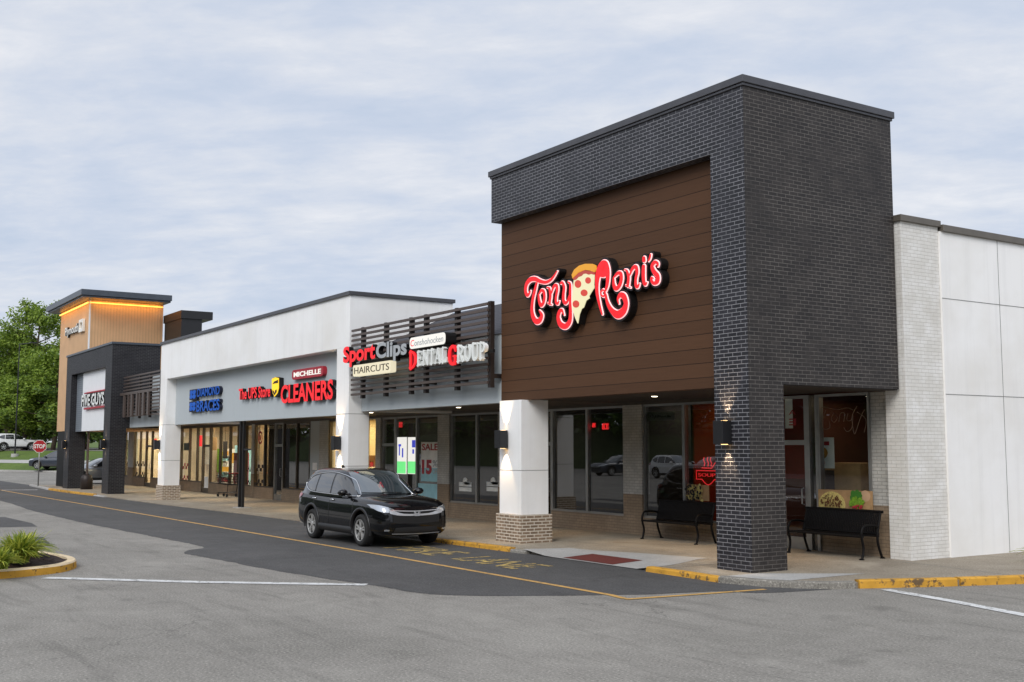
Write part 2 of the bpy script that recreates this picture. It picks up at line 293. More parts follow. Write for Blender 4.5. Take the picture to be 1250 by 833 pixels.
# ------------------------------------------------------------------ mesh builder
class MB:
    def __init__(s): s.v = []; s.f = []; s.mi = []; s.cur = 0
    def add(s, vs, fs):
        b = len(s.v); s.v += [Vector(p) for p in vs]
        for f in fs: s.f.append([b + i for i in f]); s.mi.append(s.cur)
        return s
    def box(s, x0, x1, y0, y1, z0, z1):
        if x1 < x0: x0, x1 = x1, x0
        if y1 < y0: y0, y1 = y1, y0
        if z1 < z0: z0, z1 = z1, z0
        vs = [(x, y, z) for z in (z0, z1) for y in (y0, y1) for x in (x0, x1)]
        return s.add(vs, [(0, 2, 3, 1), (4, 5, 7, 6), (0, 1, 5, 4), (2, 6, 7, 3), (0, 4, 6, 2), (1, 3, 7, 5)])
    def quad(s, *p): return s.add(p, [tuple(range(len(p)))])
    def prism(s, pts, off):
        """closed solid: planar outline pushed along off"""
        n = len(pts); off = Vector(off); a = [Vector(p) for p in pts]
        nor = Vector((0, 0, 0))
        for i in range(n): nor += a[i].cross(a[(i + 1) % n])
        if nor.dot(off) > 0: a.reverse()
        return s.add(a + [p + off for p in a], [tuple(range(n)), tuple(range(2 * n - 1, n - 1, -1))] + [(i, i + n, (i + 1) % n + n, (i + 1) % n) for i in range(n)])
    def tube(s, pts, r, n=8, caps=True):
        pts = [Vector(p) for p in pts]; rs = r if isinstance(r, (list, tuple)) else [r] * len(pts)
        b = len(s.v); prev = None
        for i, p in enumerate(pts):
            d = (pts[min(i + 1, len(pts) - 1)] - pts[max(i - 1, 0)]).normalized()
            a = prev if prev is not None and abs(prev.dot(d)) < 0.95 else (Vector((0, 0, 1)) if abs(d.z) < 0.9 else Vector((1, 0, 0)))
            a = (a - d * a.dot(d)).normalized(); c = d.cross(a); prev = a
            for k in range(n):
                t = 2 * math.pi * k / n; s.v.append(p + (a * math.cos(t) + c * math.sin(t)) * rs[i])
        for i in range(len(pts) - 1):
            for k in range(n):
                k2 = (k + 1) % n; s.f.append([b + i * n + k, b + i * n + k2, b + (i + 1) * n + k2, b + (i + 1) * n + k]); s.mi.append(s.cur)
        if caps:
            s.f.append([b + k for k in range(n)][::-1]); s.mi.append(s.cur)
            e = b + (len(pts) - 1) * n; s.f.append([e + k for k in range(n)]); s.mi.append(s.cur)
        return s
    def lathe(s, prof, c=(0, 0, 0), axis='z', n=32):
        """prof: (radius, height) pairs"""
        b = len(s.v); c = Vector(c)
        for (r, h) in prof:
            for k in range(n):
                t = 2 * math.pi * k / n; x, y = r * math.cos(t), r * math.sin(t)
                s.v.append(c + (Vector((x, y, h)) if axis == 'z' else Vector((x, h, y)) if axis == 'y' else Vector((h, x, y))))
        fl = axis == 'y'
        for i in range(len(prof) - 1):
            for k in range(n):
                q = [b + i * n + k, b + i * n + (k + 1) % n, b + (i + 1) * n + (k + 1) % n, b + (i + 1) * n + k]
                s.f.append(q[::-1] if fl else q); s.mi.append(s.cur)
        return s
    def grid(s, rows, close=False):
        b = len(s.v); n = len(rows[0])
        for r in rows: s.v += [Vector(p) for p in r]
        for i in range(len(rows) - 1):
            for k in range(n if close else n - 1):
                s.f.append([b + i * n + k, b + i * n + (k + 1) % n, b + (i + 1) * n + (k + 1) % n, b + (i + 1) * n + k]); s.mi.append(s.cur)
        return s
    def mesh(s, name, mats, smooth=False, uv=True, off=Vector((0, 0, 0))):
        me = bpy.data.meshes.new(name); me.from_pydata([v - off for v in s.v], [], s.f)
        for m in (mats if isinstance(mats, (list, tuple)) else [mats]): me.materials.append(m)
        me.polygons.foreach_set('material_index', s.mi); me.update()
        if uv:
            lay = me.uv_layers.new(name='UVMap').data
            for p in me.polygons:
                n = p.normal; ax = max(range(3), key=lambda i: abs(n[i]))
                for li in p.loop_indices:
                    c = s.v[me.loops[li].vertex_index]
                    lay[li].uv = (c.y, c.z) if ax == 0 else (c.x, c.z) if ax == 1 else (c.x, c.y)
        if smooth:
            me.polygons.foreach_set('use_smooth', [True] * len(me.polygons))
        return me
    def build(s, name, mats, parent=None, smooth=False, bevel=0.0, angle=None):
        off = parent.matrix_world.translation.copy() if parent is not None else Vector((0, 0, 0))
        if parent is not None:
            off = Vector((0, 0, 0)); q = parent
            while q is not None: off += q.location; q = q.parent
        o = bpy.data.objects.new(name, s.mesh(name, mats, smooth, True, off)); COL.objects.link(o)
        if parent is not None: o.parent = parent
        if bevel:
            b = o.modifiers.new('bevel', 'BEVEL'); b.width = bevel; b.segments = 2; b.limit_method = 'ANGLE'; b.angle_limit = R(40)
        if angle is not None and smooth:
            a = set()
            o.data.set_sharp_from_angle(angle=R(angle))
        return o

def tag(o, label=None, cat=None, group=None, kind=None):
    if label: o['label'] = label
    if cat: o['category'] = cat
    if group: o['group'] = group
    if kind: o['kind'] = kind
    return o
def empty(name, loc, label=None, cat=None, group=None):
    o = bpy.data.objects.new(name, None); COL.objects.link(o); o.location = loc; o.empty_display_size = 0.2
    return tag(o, label, cat, group)
def struct(o): o['kind'] = 'structure'; return o
def copy_tree(o, parent=None):
    c = o.copy(); COL.objects.link(c)
    if parent is not None: c.parent = parent
    for ch in list(o.children): copy_tree(ch, c)
    return c

# ------------------------------------------------------------------ lettering
def text_build(name, body, x0, x1, z0, z1, yf, depth, face, side, parent, bold=0.0, italic=0.0, n_res=4, space=1.0):
    cu = bpy.data.curves.new('lettering', 'FONT'); cu.body = body; cu.extrude = 0.1; cu.offset = bold; cu.resolution_u = n_res; cu.shear = italic
    cu.space_character = space
    ob = bpy.data.objects.new('lettering', cu); COL.objects.link(ob)
    dg = bpy.context.evaluated_depsgraph_get(); dg.update()
    me = bpy.data.meshes.new_from_object(ob.evaluated_get(dg))
    COL.objects.unlink(ob); bpy.data.objects.remove(ob); bpy.data.curves.remove(cu)
    mb = MB(); vs = [v.co.copy() for v in me.vertices]
    mn = Vector([min(v[i] for v in vs) for i in range(3)]); mx = Vector([max(v[i] for v in vs) for i in range(3)])
    pts = [Vector((x0 + (v.x - mn.x) / (mx.x - mn.x) * (x1 - x0), yf + depth * (mx.z - v.z) / (mx.z - mn.z), z0 + (v.y - mn.y) / (mx.y - mn.y) * (z1 - z0))) for v in vs]
    mb.v = pts; mb.f = [list(p.vertices) for p in me.polygons]
    mb.mi = [0 if p.normal.z > 0.9 else 1 for p in me.polygons]
    bpy.data.meshes.remove(me)
    return mb.build(name, [face, side], parent)

def catmull(P, sub=6):
    out = []
    for i in range(len(P) - 1):
        p0, p1, p2, p3 = P[max(i - 1, 0)], P[i], P[i + 1], P[min(i + 2, len(P) - 1)]
        for k in range(sub):
            t = k / sub
            out.append(tuple(0.5 * (2 * b + (c - a) * t + (2 * a - 5 * b + 4 * c - d) * t * t + (3 * b - a - 3 * c + d) * t ** 3) for a, b, c, d in zip(p0, p1, p2, p3)))
    out.append(tuple(P[-1])); return out

def ribbon(mb, stroke, yf, depth, grow=0.0, sub=6, smooth=True):
    """a brush stroke (x, z, half width) as a solid of even depth"""
    P = catmull(stroke, sub) if smooth and len(stroke) > 2 else stroke
    L, Rr = [], []
    for i, (x, z, w) in enumerate(P):
        a = P[max(i - 1, 0)]; b = P[min(i + 1, len(P) - 1)]
        d = Vector((b[0] - a[0], b[1] - a[1])); d = d.normalized() if d.length > 1e-9 else Vector((1, 0))
        n = Vector((-d.y, d.x)); w = max(w, 0.002) + grow
        L.append(Vector((x, z)) + n * w); Rr.append(Vector((x, z)) - n * w)
        if i == 0: d0, w0 = d, w
        if i == len(P) - 1: d1, w1 = d, w
    def cap(c, d, w, sgn):
        r = []; n = Vector((-d.y, d.x))
        for k in range(1, 6):
            t = math.pi * k / 6; r.append(Vector(c) + n * w * math.cos(t) * sgn + d * w * math.sin(t) * sgn)
        return r
    e = cap(P[-1][:2], d1, w1, 1); s0 = cap(P[0][:2], d0, w0, -1)
    def V(p, y): return Vector((p.x, y, p.y))
    n = len(P); b = len(mb.v)
    for y in (yf, yf + depth):
        mb.v += [V(p, y) for p in L] + [V(p, y) for p in Rr] + [V(p, y) for p in e] + [V(p, y) for p in s0]
    N = 2 * n + 10
    def face(ids, flip):
        mb.f.append([b + i for i in (ids[::-1] if flip else ids)]); mb.mi.append(mb.cur)
    for fl, o in ((False, 0), (True, N)):
        for i in range(n - 1): face([o + i, o + n + i, o + n + i + 1, o + i + 1], fl)
        face([o + n - 1] + [o + 2 * n - 1] + [o + 2 * n + k for k in range(4, -1, -1)], fl)
        face([o + n, o + 0] + [o + 2 * n + 5 + k for k in range(4, -1, -1)], fl)
    loop = list(range(n)) + [2 * n + k for k in range(5)] + list(range(2 * n - 1, n - 1, -1)) + [2 * n + 5 + k for k in range(5)]
    for i in range(len(loop)):
        j = (i + 1) % len(loop); face([loop[i], loop[j], loop[j] + N, loop[i] + N], False)

def ell(cx, cz, rx, rz, n=28, rot=0.0):
    return [(cx + rx * math.cos(t) * math.cos(rot) - rz * math.sin(t) * math.sin(rot), cz + rx * math.cos(t) * math.sin(rot) + rz * math.sin(t) * math.cos(rot)) for t in (2 * math.pi * k / n for k in range(n))]
def slab(mb, poly, yf, depth):
    mb.prism([(x, yf, z) for x, z in poly], (0, depth, 0))
def rrect(x0, x1, z0, z1, r, n=5):
    out = []
    for cx, cz, a in ((x1 - r, z1 - r, 0), (x0 + r, z1 - r, 90), (x0 + r, z0 + r, 180), (x1 - r, z0 + r, 270)):
        for k in range(n + 1):
            t = R(a + 90 * k / n); out.append((cx + r * math.cos(t), cz + r * math.sin(t)))
    return out
def span(u0, v0, u1, v1, y):
    a = on_y(u0, v0, y); b = on_y(u1, v1, y); return min(a.x, b.x), max(a.x, b.x), min(a.z, b.z), max(a.z, b.z)

# ------------------------------------------------------------------ sky and light
w = bpy.data.worlds.new("World"); SC.world = w; w.use_nodes = True
T = w.node_tree; T.nodes.clear()
class WN(NT):
    def __init__(s): s.t = T; s.out = s.n('ShaderNodeOutputWorld')
W = WN()
SUN_EL, SUN_AZ = R(38), math.atan2(-0.80, 0.60)          # direction towards the hidden sun: behind the camera, to the right
sky = W.n('ShaderNodeTexSky'); sky.sky_type = 'NISHITA'; sky.sun_disc = False
sky.sun_elevation = SUN_EL; sky.sun_rotation = math.pi / 2 - SUN_AZ; sky.air_density = 1.0; sky.dust_density = 1.5
sv = W.n('ShaderNodeVectorMath', operation='SCALE'); sv.inputs['Scale'].default_value = 0.09; W.l(sky.outputs[0], sv.inputs[0])
gen = W.n('ShaderNodeTexCoord').outputs['Generated']
sp = W.n('ShaderNodeSeparateXYZ'); W.l(gen, sp.inputs[0])
zz = W.math('ADD', W.math('MAXIMUM', sp.outputs[2], 0.0), 0.16)
cb = W.n('ShaderNodeCombineXYZ'); W.l(W.math('DIVIDE', sp.outputs[0], zz), cb.inputs[0]); W.l(W.math('DIVIDE', sp.outputs[1], zz), cb.inputs[1])
cv = W.mapping(cb.outputs[0], (1.0, 1.0, 1), rot=(0, 0, -math.atan2(RT.y, RT.x) + R(8)))
n1 = W.noise(W.mapping(cv, (0.9, 1.45, 1)), 1.5, 9, 0.6, 0.3); n2 = W.noise(cv, 0.55, 3, 0.5); n3 = W.noise(W.mapping(cv, (1.0, 1.6, 1), (3, 7, 0)), 4.8, 8, 0.62, 0.2)
cf = W.math('ADD', W.math('ADD', W.math('MULTIPLY', n1, 0.48), W.math('MULTIPLY', n2, 0.35)), W.math('MULTIPLY', n3, 0.30))
cloud = W.ramp(cf, [(0.42, srgb(190, 203, 223)), (0.52, srgb(203, 212, 228)), (0.60, srgb(217, 222, 232)), (0.70, srgb(236, 237, 241))])
mixc = W.mix(0.93, sv.outputs[0], cloud)
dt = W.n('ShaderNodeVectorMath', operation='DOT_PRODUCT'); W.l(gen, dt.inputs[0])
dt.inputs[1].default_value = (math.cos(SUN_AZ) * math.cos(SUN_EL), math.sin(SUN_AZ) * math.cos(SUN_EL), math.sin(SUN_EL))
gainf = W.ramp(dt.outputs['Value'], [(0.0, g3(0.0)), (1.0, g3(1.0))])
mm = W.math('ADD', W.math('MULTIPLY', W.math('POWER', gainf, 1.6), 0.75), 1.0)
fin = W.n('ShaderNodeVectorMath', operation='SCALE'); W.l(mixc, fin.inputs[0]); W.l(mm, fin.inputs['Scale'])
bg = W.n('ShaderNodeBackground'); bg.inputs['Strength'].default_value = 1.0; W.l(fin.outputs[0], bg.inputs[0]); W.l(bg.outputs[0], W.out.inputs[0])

def lamp(kind, name, loc, energy, col=(1, 0.75, 0.45), aim=None, **kw):
    d = bpy.data.lights.new(name, kind); d.energy = energy; d.color = col
    for k, v in kw.items(): setattr(d, k, v)
    o = bpy.data.objects.new(name, d); COL.objects.link(o); o.location = loc
    if aim is not None: o.rotation_euler = (Vector(aim)).to_track_quat('-Z', 'Y').to_euler()
    return o
sun_dir = Vector((math.cos(SUN_AZ) * math.cos(SUN_EL), math.sin(SUN_AZ) * math.cos(SUN_EL), math.sin(SUN_EL)))
lamp('SUN', 'sun', (0, 0, 60), 1.5, (1.0, 0.96, 0.9), -sun_dir, angle=R(28))

# ------------------------------------------------------------------ ground
K0 = Vector((-115, 18)); KD = Vector((0.92, 0.39)).normalized(); KN = Vector((-KD.y, KD.x))
def bank(s):                                       # rise of the grass bank beyond the cross street
    return 0.0 if s <= 0 else (0.22 * s if s < 8 else 1.76 + 0.012 * (s - 8)) + 0.12
def kpt(l, s, z): p = K0 + KD * l + KN * s; return (p.x, p.y, z)
mb = MB(); mb.grid([[(x, y, 0.0) for x in (-260, -160, -90, -60, -40, -30, -20, -10, 0, 20, 60, 160, 600)] for y in (-600, -160, -60, -30, -15, 0, 8, 16, 30, 60, 160, 600)])
struct(mb.build('car_park', M['asphalt_old']))
mb = MB(); mb.grid([[kpt(l, s, bank(s) if s > 0.01 else -0.3) for l in (-400, -60, -30, -15, 0, 15, 30, 60, 400)] for s in (-0.05, 0.02, 2, 4, 6, 8, 12, 30, 100, 500)])
struct(mb.build('grass_bank', M['grass']))
mb = MB(); mb.grid([[kpt(l, s, bank(s) + 0.02) for l in (-60, -30, 0, 15, 30, 60)] for s in (2.7, 3.3, 4.0)])
struct(mb.build('footpath', M['concrete_grey']))
mb = MB(); mb.grid([[kpt(l, s, bank(s) + 0.03) for l in (-60, -30, 0, 15, 30, 60)] for s in (8.2, 12, 18, 30)])
struct(mb.build('far_parking_lot', M['asphalt_old']))
mb = MB(); mb.grid([[kpt(l, s, z) for l in (-60, -30, -10, 0, 10, 30, 60)] for s, z in ((-0.25, 0.0), (-0.25, 0.14), (0.05, 0.15), (0.05, 0.05))])
struct(mb.build('far_kerb', M['concrete_grey']))

mb = MB(); mb.grid([[(x, y + 1.5 * math.sin(x * .31), z + .5 * math.sin(x * .17)*(z > 1)) for x in range(-330, 91, 10)] for y, z in ((-36, -.2), (-39, 1.6), (-43, 3.6), (-60, 5.0), (-90, 5.5))])
struct(mb.build('unseen_mirror_bank', M['grass_dark']))  # unseen bank, added to block bright sky mirrored in the shop glass
# darker resurfaced lane along the shops
edge = [(-110, 7.6), (-70, 7.9), (-50.9, 7.95), (-41.7, 7.62), (-34.5, 7.63), (-29.8, 7.8), (-27.2, 7.92), (-24.9, 8.0), (-24.2, 7.88), (-23.9, 7.5), (-23.2, 7.16), (-22.3, 7.26), (-19.6, 7.47), (-17.4, 7.78), (-16.3, 8.0), (-15.2, 8.12), (-14.6, 8.35), (-14.1, 8.9), (-13.6, 9.7), (-13.2, 10.45), (-12.95, 11.0), (-12.65, 12.1), (-12.15, 12.45), (-11.9, 13.6)]
edge = catmull(edge, 14); rj = random.Random(4); edge = [(x, y + rj.gauss(0, .014) + .018 * math.sin(x * 3.7) * math.sin(x * 1.3)) for x, y in edge]; edge.sort(key=lambda p: p[0]) if False else None
def kerb_y(x):
    P = [(-120, 12.3), (-68.5, 12.34), (-62, 12.0), (-57.3, 12.0), (-52.8, 12.25), (-44, 12.35), (-36.5, 12.8), (-31.1, 12.95), (-22.4, 12.8), (-19.2, 12.92), (-15.5, 12.87), (-14.3, 12.84), (-13.46, 12.78), (-12.7, 12.98), (-12.26, 13.26), (-11.9, 13.65), (-11.72, 14.1), (-11.17, 15.36), (-10.69, 16.77), (-9.0, 21.4), (-4, 35)]
    for (a, b), (c, d) in zip(P, P[1:]):
        if a <= x <= c: return b + (d - b) * (x - a) / (c - a)
    return P[-1][1]
mb = MB(); mb.grid([[(x, y, 0.004) for x, y in edge], [(x, y + (kerb_y(x) + 0.4 - y) * 0.5, 0.004) for x, y in edge], [(x, max(y + 0.02, kerb_y(x) + 0.4), 0.004) for x, y in edge]])
struct(mb.build('fire_lane_road', M['asphalt_new']))
mb = MB(); mb.quad((-38.5, 5.3, .004), (-33.6, 5.2, .004), (-33.3, 6.2, .004), (-34.9, 6.35, .004), (-38.5, 6.2, .004)); struct(mb.build('asphalt_patch', M['asphalt_new']))
mb = MB(); mb.quad((-29.5, 5.3, .004), (-27.6, 5.1, .004), (-27.2, 5.35, .004), (-29.3, 5.6, .004)); struct(mb.build('asphalt_patch', M['asphalt_new']))

def line_strip(name, pts, width, mat, z=0.008):
    mb = MB(); a = []; b = []
    for i, p in enumerate(pts):
        q = Vector(pts[min(i + 1, len(pts) - 1)]) - Vector(pts[max(i - 1, 0)]); q.normalize(); n = Vector((-q.y, q.x)) * width / 2
        a.append((p[0] + n.x, p[1] + n.y, z)); b.append((p[0] - n.x, p[1] - n.y, z))
    mb.grid([b, a]); return struct(mb.build(name, mat))
line_strip('yellow_lane_line', [(-66, 9.9), (-57.8, 9.95), (-40, 10.2), (-30, 10.3), (-21.3, 10.4), (-13.2, 10.4), (-12.78, 10.32)], 0.11, M['yellow_line'])
line_strip('yellow_lane_line', [(-12.72, 10.28), (-12.6, 11.2), (-12.43, 12.78)], 0.11, M['yellow_line'])
line_strip('white_bay_line', [(-20.1, 3.9), (-18.1, 5.85), (-16.3, 7.95)], 0.24, M['white_line'])
line_strip('white_bay_line', [(-11.4, 14.3), (-10, 14.0), (-8.3, 13.52), (-5, 12.6)], 0.2, M['white_line'])
line_strip('white_stop_line', [(-63.4, 9.2), (-62.6, 11.6)], 0.35, M['white_line'])
line_strip('white_stop_line', [(-56, 3), (-57.4, 6.5)], 0.2, M['white_line'])
def road_text(name, body, x0, x1, y0, y1):
    o = text_build(name, body, x0, x1, 0, 1, 0, 0.001, M['yellow_text'], M['yellow_text'], None, 0.004)
    for v in o.data.vertices: v.co = Vector((v.co.x, y0 + (y1 - y0) * v.co.z, 0.008 + 0.001 * (0.5 - v.co.y)))
    return struct(o)
road_text('fire_lane_lettering', 'FIRE', -22.1, -19.95, 11.15, 12.1)
road_text('fire_lane_lettering', 'LANE', -19.2, -16.95, 11.15, 12.05)

# walk in front of the shops
def walk_z(x):
    return 0.09 if x > -21 else 0.03 if x < -30 else 0.03 + 0.06 * (x + 30) / 9
def walk_h(x, y):
    z = walk_z(x)
    k = min(1, max(0, (x + 19.3) / 0.8)) * min(1, max(0, (-15.2 - x) / 0.5))     # dropped kerb with the ramp
    if k > 0: z = z - k * (z - 0.012) * min(1, max(0, 1 - (y - 12.95) / 1.5))
    return z
xs = [-69.5, -69.2, -68.5, -66, -63, -60, -57, -54, -51, -48, -44, -40, -36, -33, -31, -30, -28, -26, -24, -22.4, -21, -20.2] + [-19.6 + 0.2 * i for i in range(25)] + [-14.6, -14.3, -14, -13.7, -13.45, -13.2, -12.95, -12.7, -12.45, -12.26, -12.1, -12.0, -11.9, -11.8, -11.72, -11.5, -11.17, -10.9, -10.69, -10.2, -9.6, -9.0, -7, -4]
def walk_row(x):
    y0 = kerb_y(x) + 0.15
    if x < -69: y0 += (-69 - x) * 1.2
    y1 = 18.6 if x < -13.2 else 45
    n = 14; ys = [y0 + 0.25 * i for i in range(9)] + [y0 + 2.1 + (y1 - y0 - 2.1) * (i / n) ** 1.5 for i in range(1, n + 1)] if y1 - y0 > 3 else [y0 + (y1 - y0) * i / (8 + n) for i in range(9 + n)]
    return [(x, y, walk_h(x, y)) for y in ys]
rows = [walk_row(x) for x in xs]; rows = [[(r[0][0], r[0][1], -0.05)] + r for r in rows]
mb = MB(); mb.grid(rows)
struct(mb.build('sidewalk', M['concrete']))
def apron(name, poly_fn, mat, n=10, dz=0.004):
    mb = MB(); mb.grid([[(lambda p: (p[0], p[1], walk_h(p[0], p[1]) + dz))(poly_fn(i / n, j / n)) for i in range(n + 1)] for j in range(n + 1)])
    return struct(mb.build(name, mat))
apron('concrete_ramp', lambda a, b: (-19.35 + 0.25 * b + (4.15 - 1.2 * b + 0.3 * b * b) * a, 12.96 + (1.0 + 0.85 * a) * b), M['concrete_grey'], 16)
apron('tactile_paving', lambda a, b: (-18.02 + 1.55 * a, 13.02 + 0.72 * b), M['tactile'], 8, 0.009)
apron('corner_slab', lambda a, b: (-13.5 + 1.0 * a, 12.93 + 0.3 * a + (0.75 + 1.2 * a) * b) , M['concrete_grey'], 8)
def kerb_run(x0, x1, mat, h=None, n=24, name='kerb', face=0.17):
    mb = MB(); X = [x0 + (x1 - x0) * i / n for i in range(n + 1)]
    L = [Vector((x, kerb_y(x))) for x in X]; prof = []
    for i, p in enumerate(L):
        d = (L[min(i + 1, n)] - L[max(i - 1, 0)]).normalized(); q = Vector((-d.y, d.x)); z = (walk_z(p.x) if h is None else h) + 0.006
        j = random.uniform(-0.006, 0.006)
        prof.append([(p.x, p.y, -0.02), (p.x + q.x * (0.012 + j), p.y + q.y * (0.012 + j), z - 0.02), (p.x + q.x * 0.03, p.y + q.y * 0.03, z), (p.x + q.x * face, p.y + q.y * face, z), (p.x + q.x * face, p.y + q.y * face, 0)])
    mb.grid(prof); mb.quad(*prof[0]); mb.quad(*prof[-1])
    return struct(mb.build(name, mat))
kerb_run(-31, -22.9, M['kerb']); kerb_run(-22.88, -19.75, M['yellow_kerb']); kerb_run(-15.35, -13.47, M['yellow_kerb'], 0.085)
kerb_run(-19.73, -19.2, M['kerb'], 0.06, 4)
kerb_run(-13.45, -11.74, M['kerb'], 0.10); kerb_run(-11.72, -11.08, M['yellow_kerb'], 0.12); kerb_run(-11.06, -4, M['yellow_kerb'], 0.12)
kerb_run(-62, -53.2, M['yellow_kerb'], 0.09); kerb_run(-69, -62.02, M['concrete_grey'], 0.09); kerb_run(-53.18, -51.5, M['concrete_grey'], 0.05, 6)
for a in ((-19.3, 14.9), (-16.6, 17.4)): pass
def joint(p, q):
    return line_strip('pavement_joint', [p, q], 0.018, M['joint'], 0.096)
joint((-13.42, 17.3), (-10.75, 16.95)); joint((-18.7, 14.98), (-18.7, 17.5)); joint((-20.6, 15.0), (-15.0, 15.0)); joint((-15.0, 13.1), (-15.0, 17.7))
mb = MB(); mb.grid([[(-11.5, 18.2, .094), (-11.1, 18.0, .12), (-10.5, 17.7, .094)], [(-11.8, 19.7, .094), (-11.2, 19.5, .17), (-10.0, 19.3, .094)], [(-12.0, 26, .09), (-11, 26, .2), (-7.6, 26, .09)]])
struct(mb.build('mulch_bed', M['mulch']))

# ------------------------------------------------------------------ buildings
def brick_faces(mb, front, side):
    """front faces carry skylight in their colour, side faces a browner, fainter-jointed copy"""
    return [front, side], [1 if False else 0]
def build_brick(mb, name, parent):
    o = mb.build(name, [M['brick_skylit'], M['brick_side']], parent)
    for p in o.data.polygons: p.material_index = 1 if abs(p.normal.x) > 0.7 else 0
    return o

SF, SFE = 17.55, 17.80
# --- corner restaurant
corner = empty('restaurant_building', (-17.6, 13.67, 0.09), 'corner building with tall dark brick tower, brown plank panel and red lit lettering', 'building')
mb = MB(); mb.box(-21.7, -13.57, 13.67, 17.58, 7.36, 8.44); mb.box(-14.40, -13.57, 13.67, 14.50, 0.05, 7.36); mb.box(-14.40, -13.57, 14.50, 17.58, 3.25, 7.36)
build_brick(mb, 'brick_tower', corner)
mb = MB(); mb.box(-21.76, -13.51, 13.61, 17.64, 8.44, 8.57); mb.box(-21.73, -13.54, 13.64, 17.61, 8.39, 8.44); mb.build('coping', M['coping'], corner, bevel=0.008)
mb = MB(); mb.box(-21.62, -14.402, 13.90, 14.2, 3.22, 7.358); mb.box(-21.62, -21.4, 14.2, 17.5, 3.3, 7.358); mb.build('plank_panel', M['planks'], corner)
mb = MB(); mb.box(-21.6, -14.42, 14.22, 17.78, 3.27, 3.34); mb.box(-14.42, -13.75, 14.52, 17.6, 3.26, 3.248); mb.box(-14.398, -13.6, 14.52, 17.57, 3.235, 3.249); mb.build('soffit', M['soffit'], corner)
mb = MB(); mb.box(-21.44, -20.56, 13.74, 14.46, 0.70, 3.219); c1 = mb.build('white_pier', M['white'], corner)
mb = MB(); mb.box(-21.50, -20.50, 13.68, 14.52, 0.05, 0.70); mb.build('pier_base', M['brick_tan'], c1)
mb = MB(); mb.box(-21.442, -20.558, 13.738, 14.462, 1.66, 1.672); mb.build('pier_joint', M['joint'], c1)
mb = MB(); mb.box(-13.92, -13.46, 17.63, 18.76, 0.05, 6.44); mb.build('white_brick_strip', M['brick_white'], corner)
mb = MB(); mb.box(-13.9, -13.42, 18.765, 46, 0.05, 6.36); sw = mb.build('side_wall', M['white_side'], corner)
mb = MB()
for z in (5.04, 3.18): mb.box(-13.425, -13.415, 18.77, 46, z, z + 0.012)
for y in (20.62, 22.6, 24.6, 26.6, 28.6): mb.box(-13.425, -13.4155, y, y + 0.012, 0.05, 6.36)
mb.build('wall_joint', M['joint'], sw)
mb = MB(); mb.box(-14.1, -13.40, 17.58, 18.79, 6.44, 6.56); mb.box(-14.0, -13.36, 18.80, 46, 6.36, 6.49); mb.build('wall_coping', M['coping_brown'], corner, bevel=0.006)
mb = MB(); mb.box(-14.42, -13.925, SFE, SFE + .2, 1.06, 3.24); mb.build('return_wall', M['brick_wallwhite'], corner)
mb = MB(); mb.box(-14.42, -13.925, SFE - .01, SFE + .2, 0.05, 1.06); mb.box(-15.80, -14.42, SFE - .01, SFE + .2, 0.05, 0.78); mb.build('return_wall_base', M['brick_knee'], corner)
mb = MB(); mb.box(-21.4, -14.0, 17.9, 46, 4.6, 4.75); mb.box(-21.4, -13.95, 17.65, 17.95, 3.36, 6.2); mb.build('roof', M['coping'], corner)

# --- low roofed section with the slat screen
mid = empty('slat_front_shop_building', (-25.4, 14.0, 0.05), 'low grey fronted shop row with bronze slat screen and dark sloped roof', 'building')
mb = MB(); mb.box(-29.165, -21.72, 14.0, 14.3, 3.2, 4.80); mb.build('fascia', M['grey'], mid)
mb = MB(); mb.prism([(-29.16, 13.96, 4.803), (-29.16, 17.0, 6.22), (-29.16, 20.0, 4.803)], (7.44, 0, 0)); mb.build('roof', M['shingle'], mid)
mb = MB(); mb.box(-29.16, -21.7, 14.3, 17.5, 3.27, 3.33); mb.build('soffit', M['soffit_l'], mid)
mb = MB(); mb.box(-29.5, -21.7, 17.9, 34, 4.6, 4.75); mb.box(-40, -21.7, 17.65, 17.95, 3.36, 4.6); mb.build('flat_roof', M['coping'], mid)

# --- white block
white = empty('white_shop_building', (-38.5, 13.6, 0.03), 'long white rendered shop front with recessed grey sign band and two piers', 'building')
mb = MB(); mb.box(-47.9, -29.17, 13.6, 17.0, 5.04, 6.53); mb.box(-29.5, -29.172, 14.241, 17.0, 3.2, 5.04); mb.box(-47.898, -47.6, 14.241, 17.0, 3.2, 5.04); mb.build('parapet', M['white'], white)
mb = MB(); mb.box(-47.95, -29.11, 13.54, 17.06, 6.53, 6.64); mb.build('coping', M['coping'], white, bevel=0.006)
for x0, x1 in ((-47.9, -47.0), (-30.02, -29.172)):
    mb = MB(); mb.box(x0, x1, 13.602, 14.24, 0.62, 5.038); p = mb.build('white_pier', M['white'], white)
    mb = MB(); mb.box(x0 - .05, x1 + .05, 13.55, 14.29, 0.0, 0.62); mb.build('pier_base', M['brick_tan'], p)
    for z in (1.64, 3.12):
        mb = MB(); mb.box(x0 - .002, x1 + .002, 13.60, 14.242, z, z + 0.014); mb.build('pier_joint', M['joint'], p)
mb = MB(); mb.box(-46.998, -30.022, 14.0, 14.3, 3.13, 5.036); sb = mb.build('sign_band', M['grey'], white)
for x in (-44.6, -42.2, -39.8, -37.4, -35.0, -32.6):
    mb = MB(); mb.box(x, x + .01, 13.997, 14.01, 3.132, 5.03); mb.build('band_joint', M['grey'], sb)
mb = MB(); mb.box(-47.0, -30.0, 14.3, 17.5, 3.27, 3.33); mb.build('soffit', M['soffit_l'], white)
mb = MB(); mb.box(-56, -29.5, 17.9, 34, 5.0, 5.15); mb.box(-69.3, -29.5, 17.65, 17.95, 3.36, 5.0); mb.build('flat_roof', M['coping'], white)

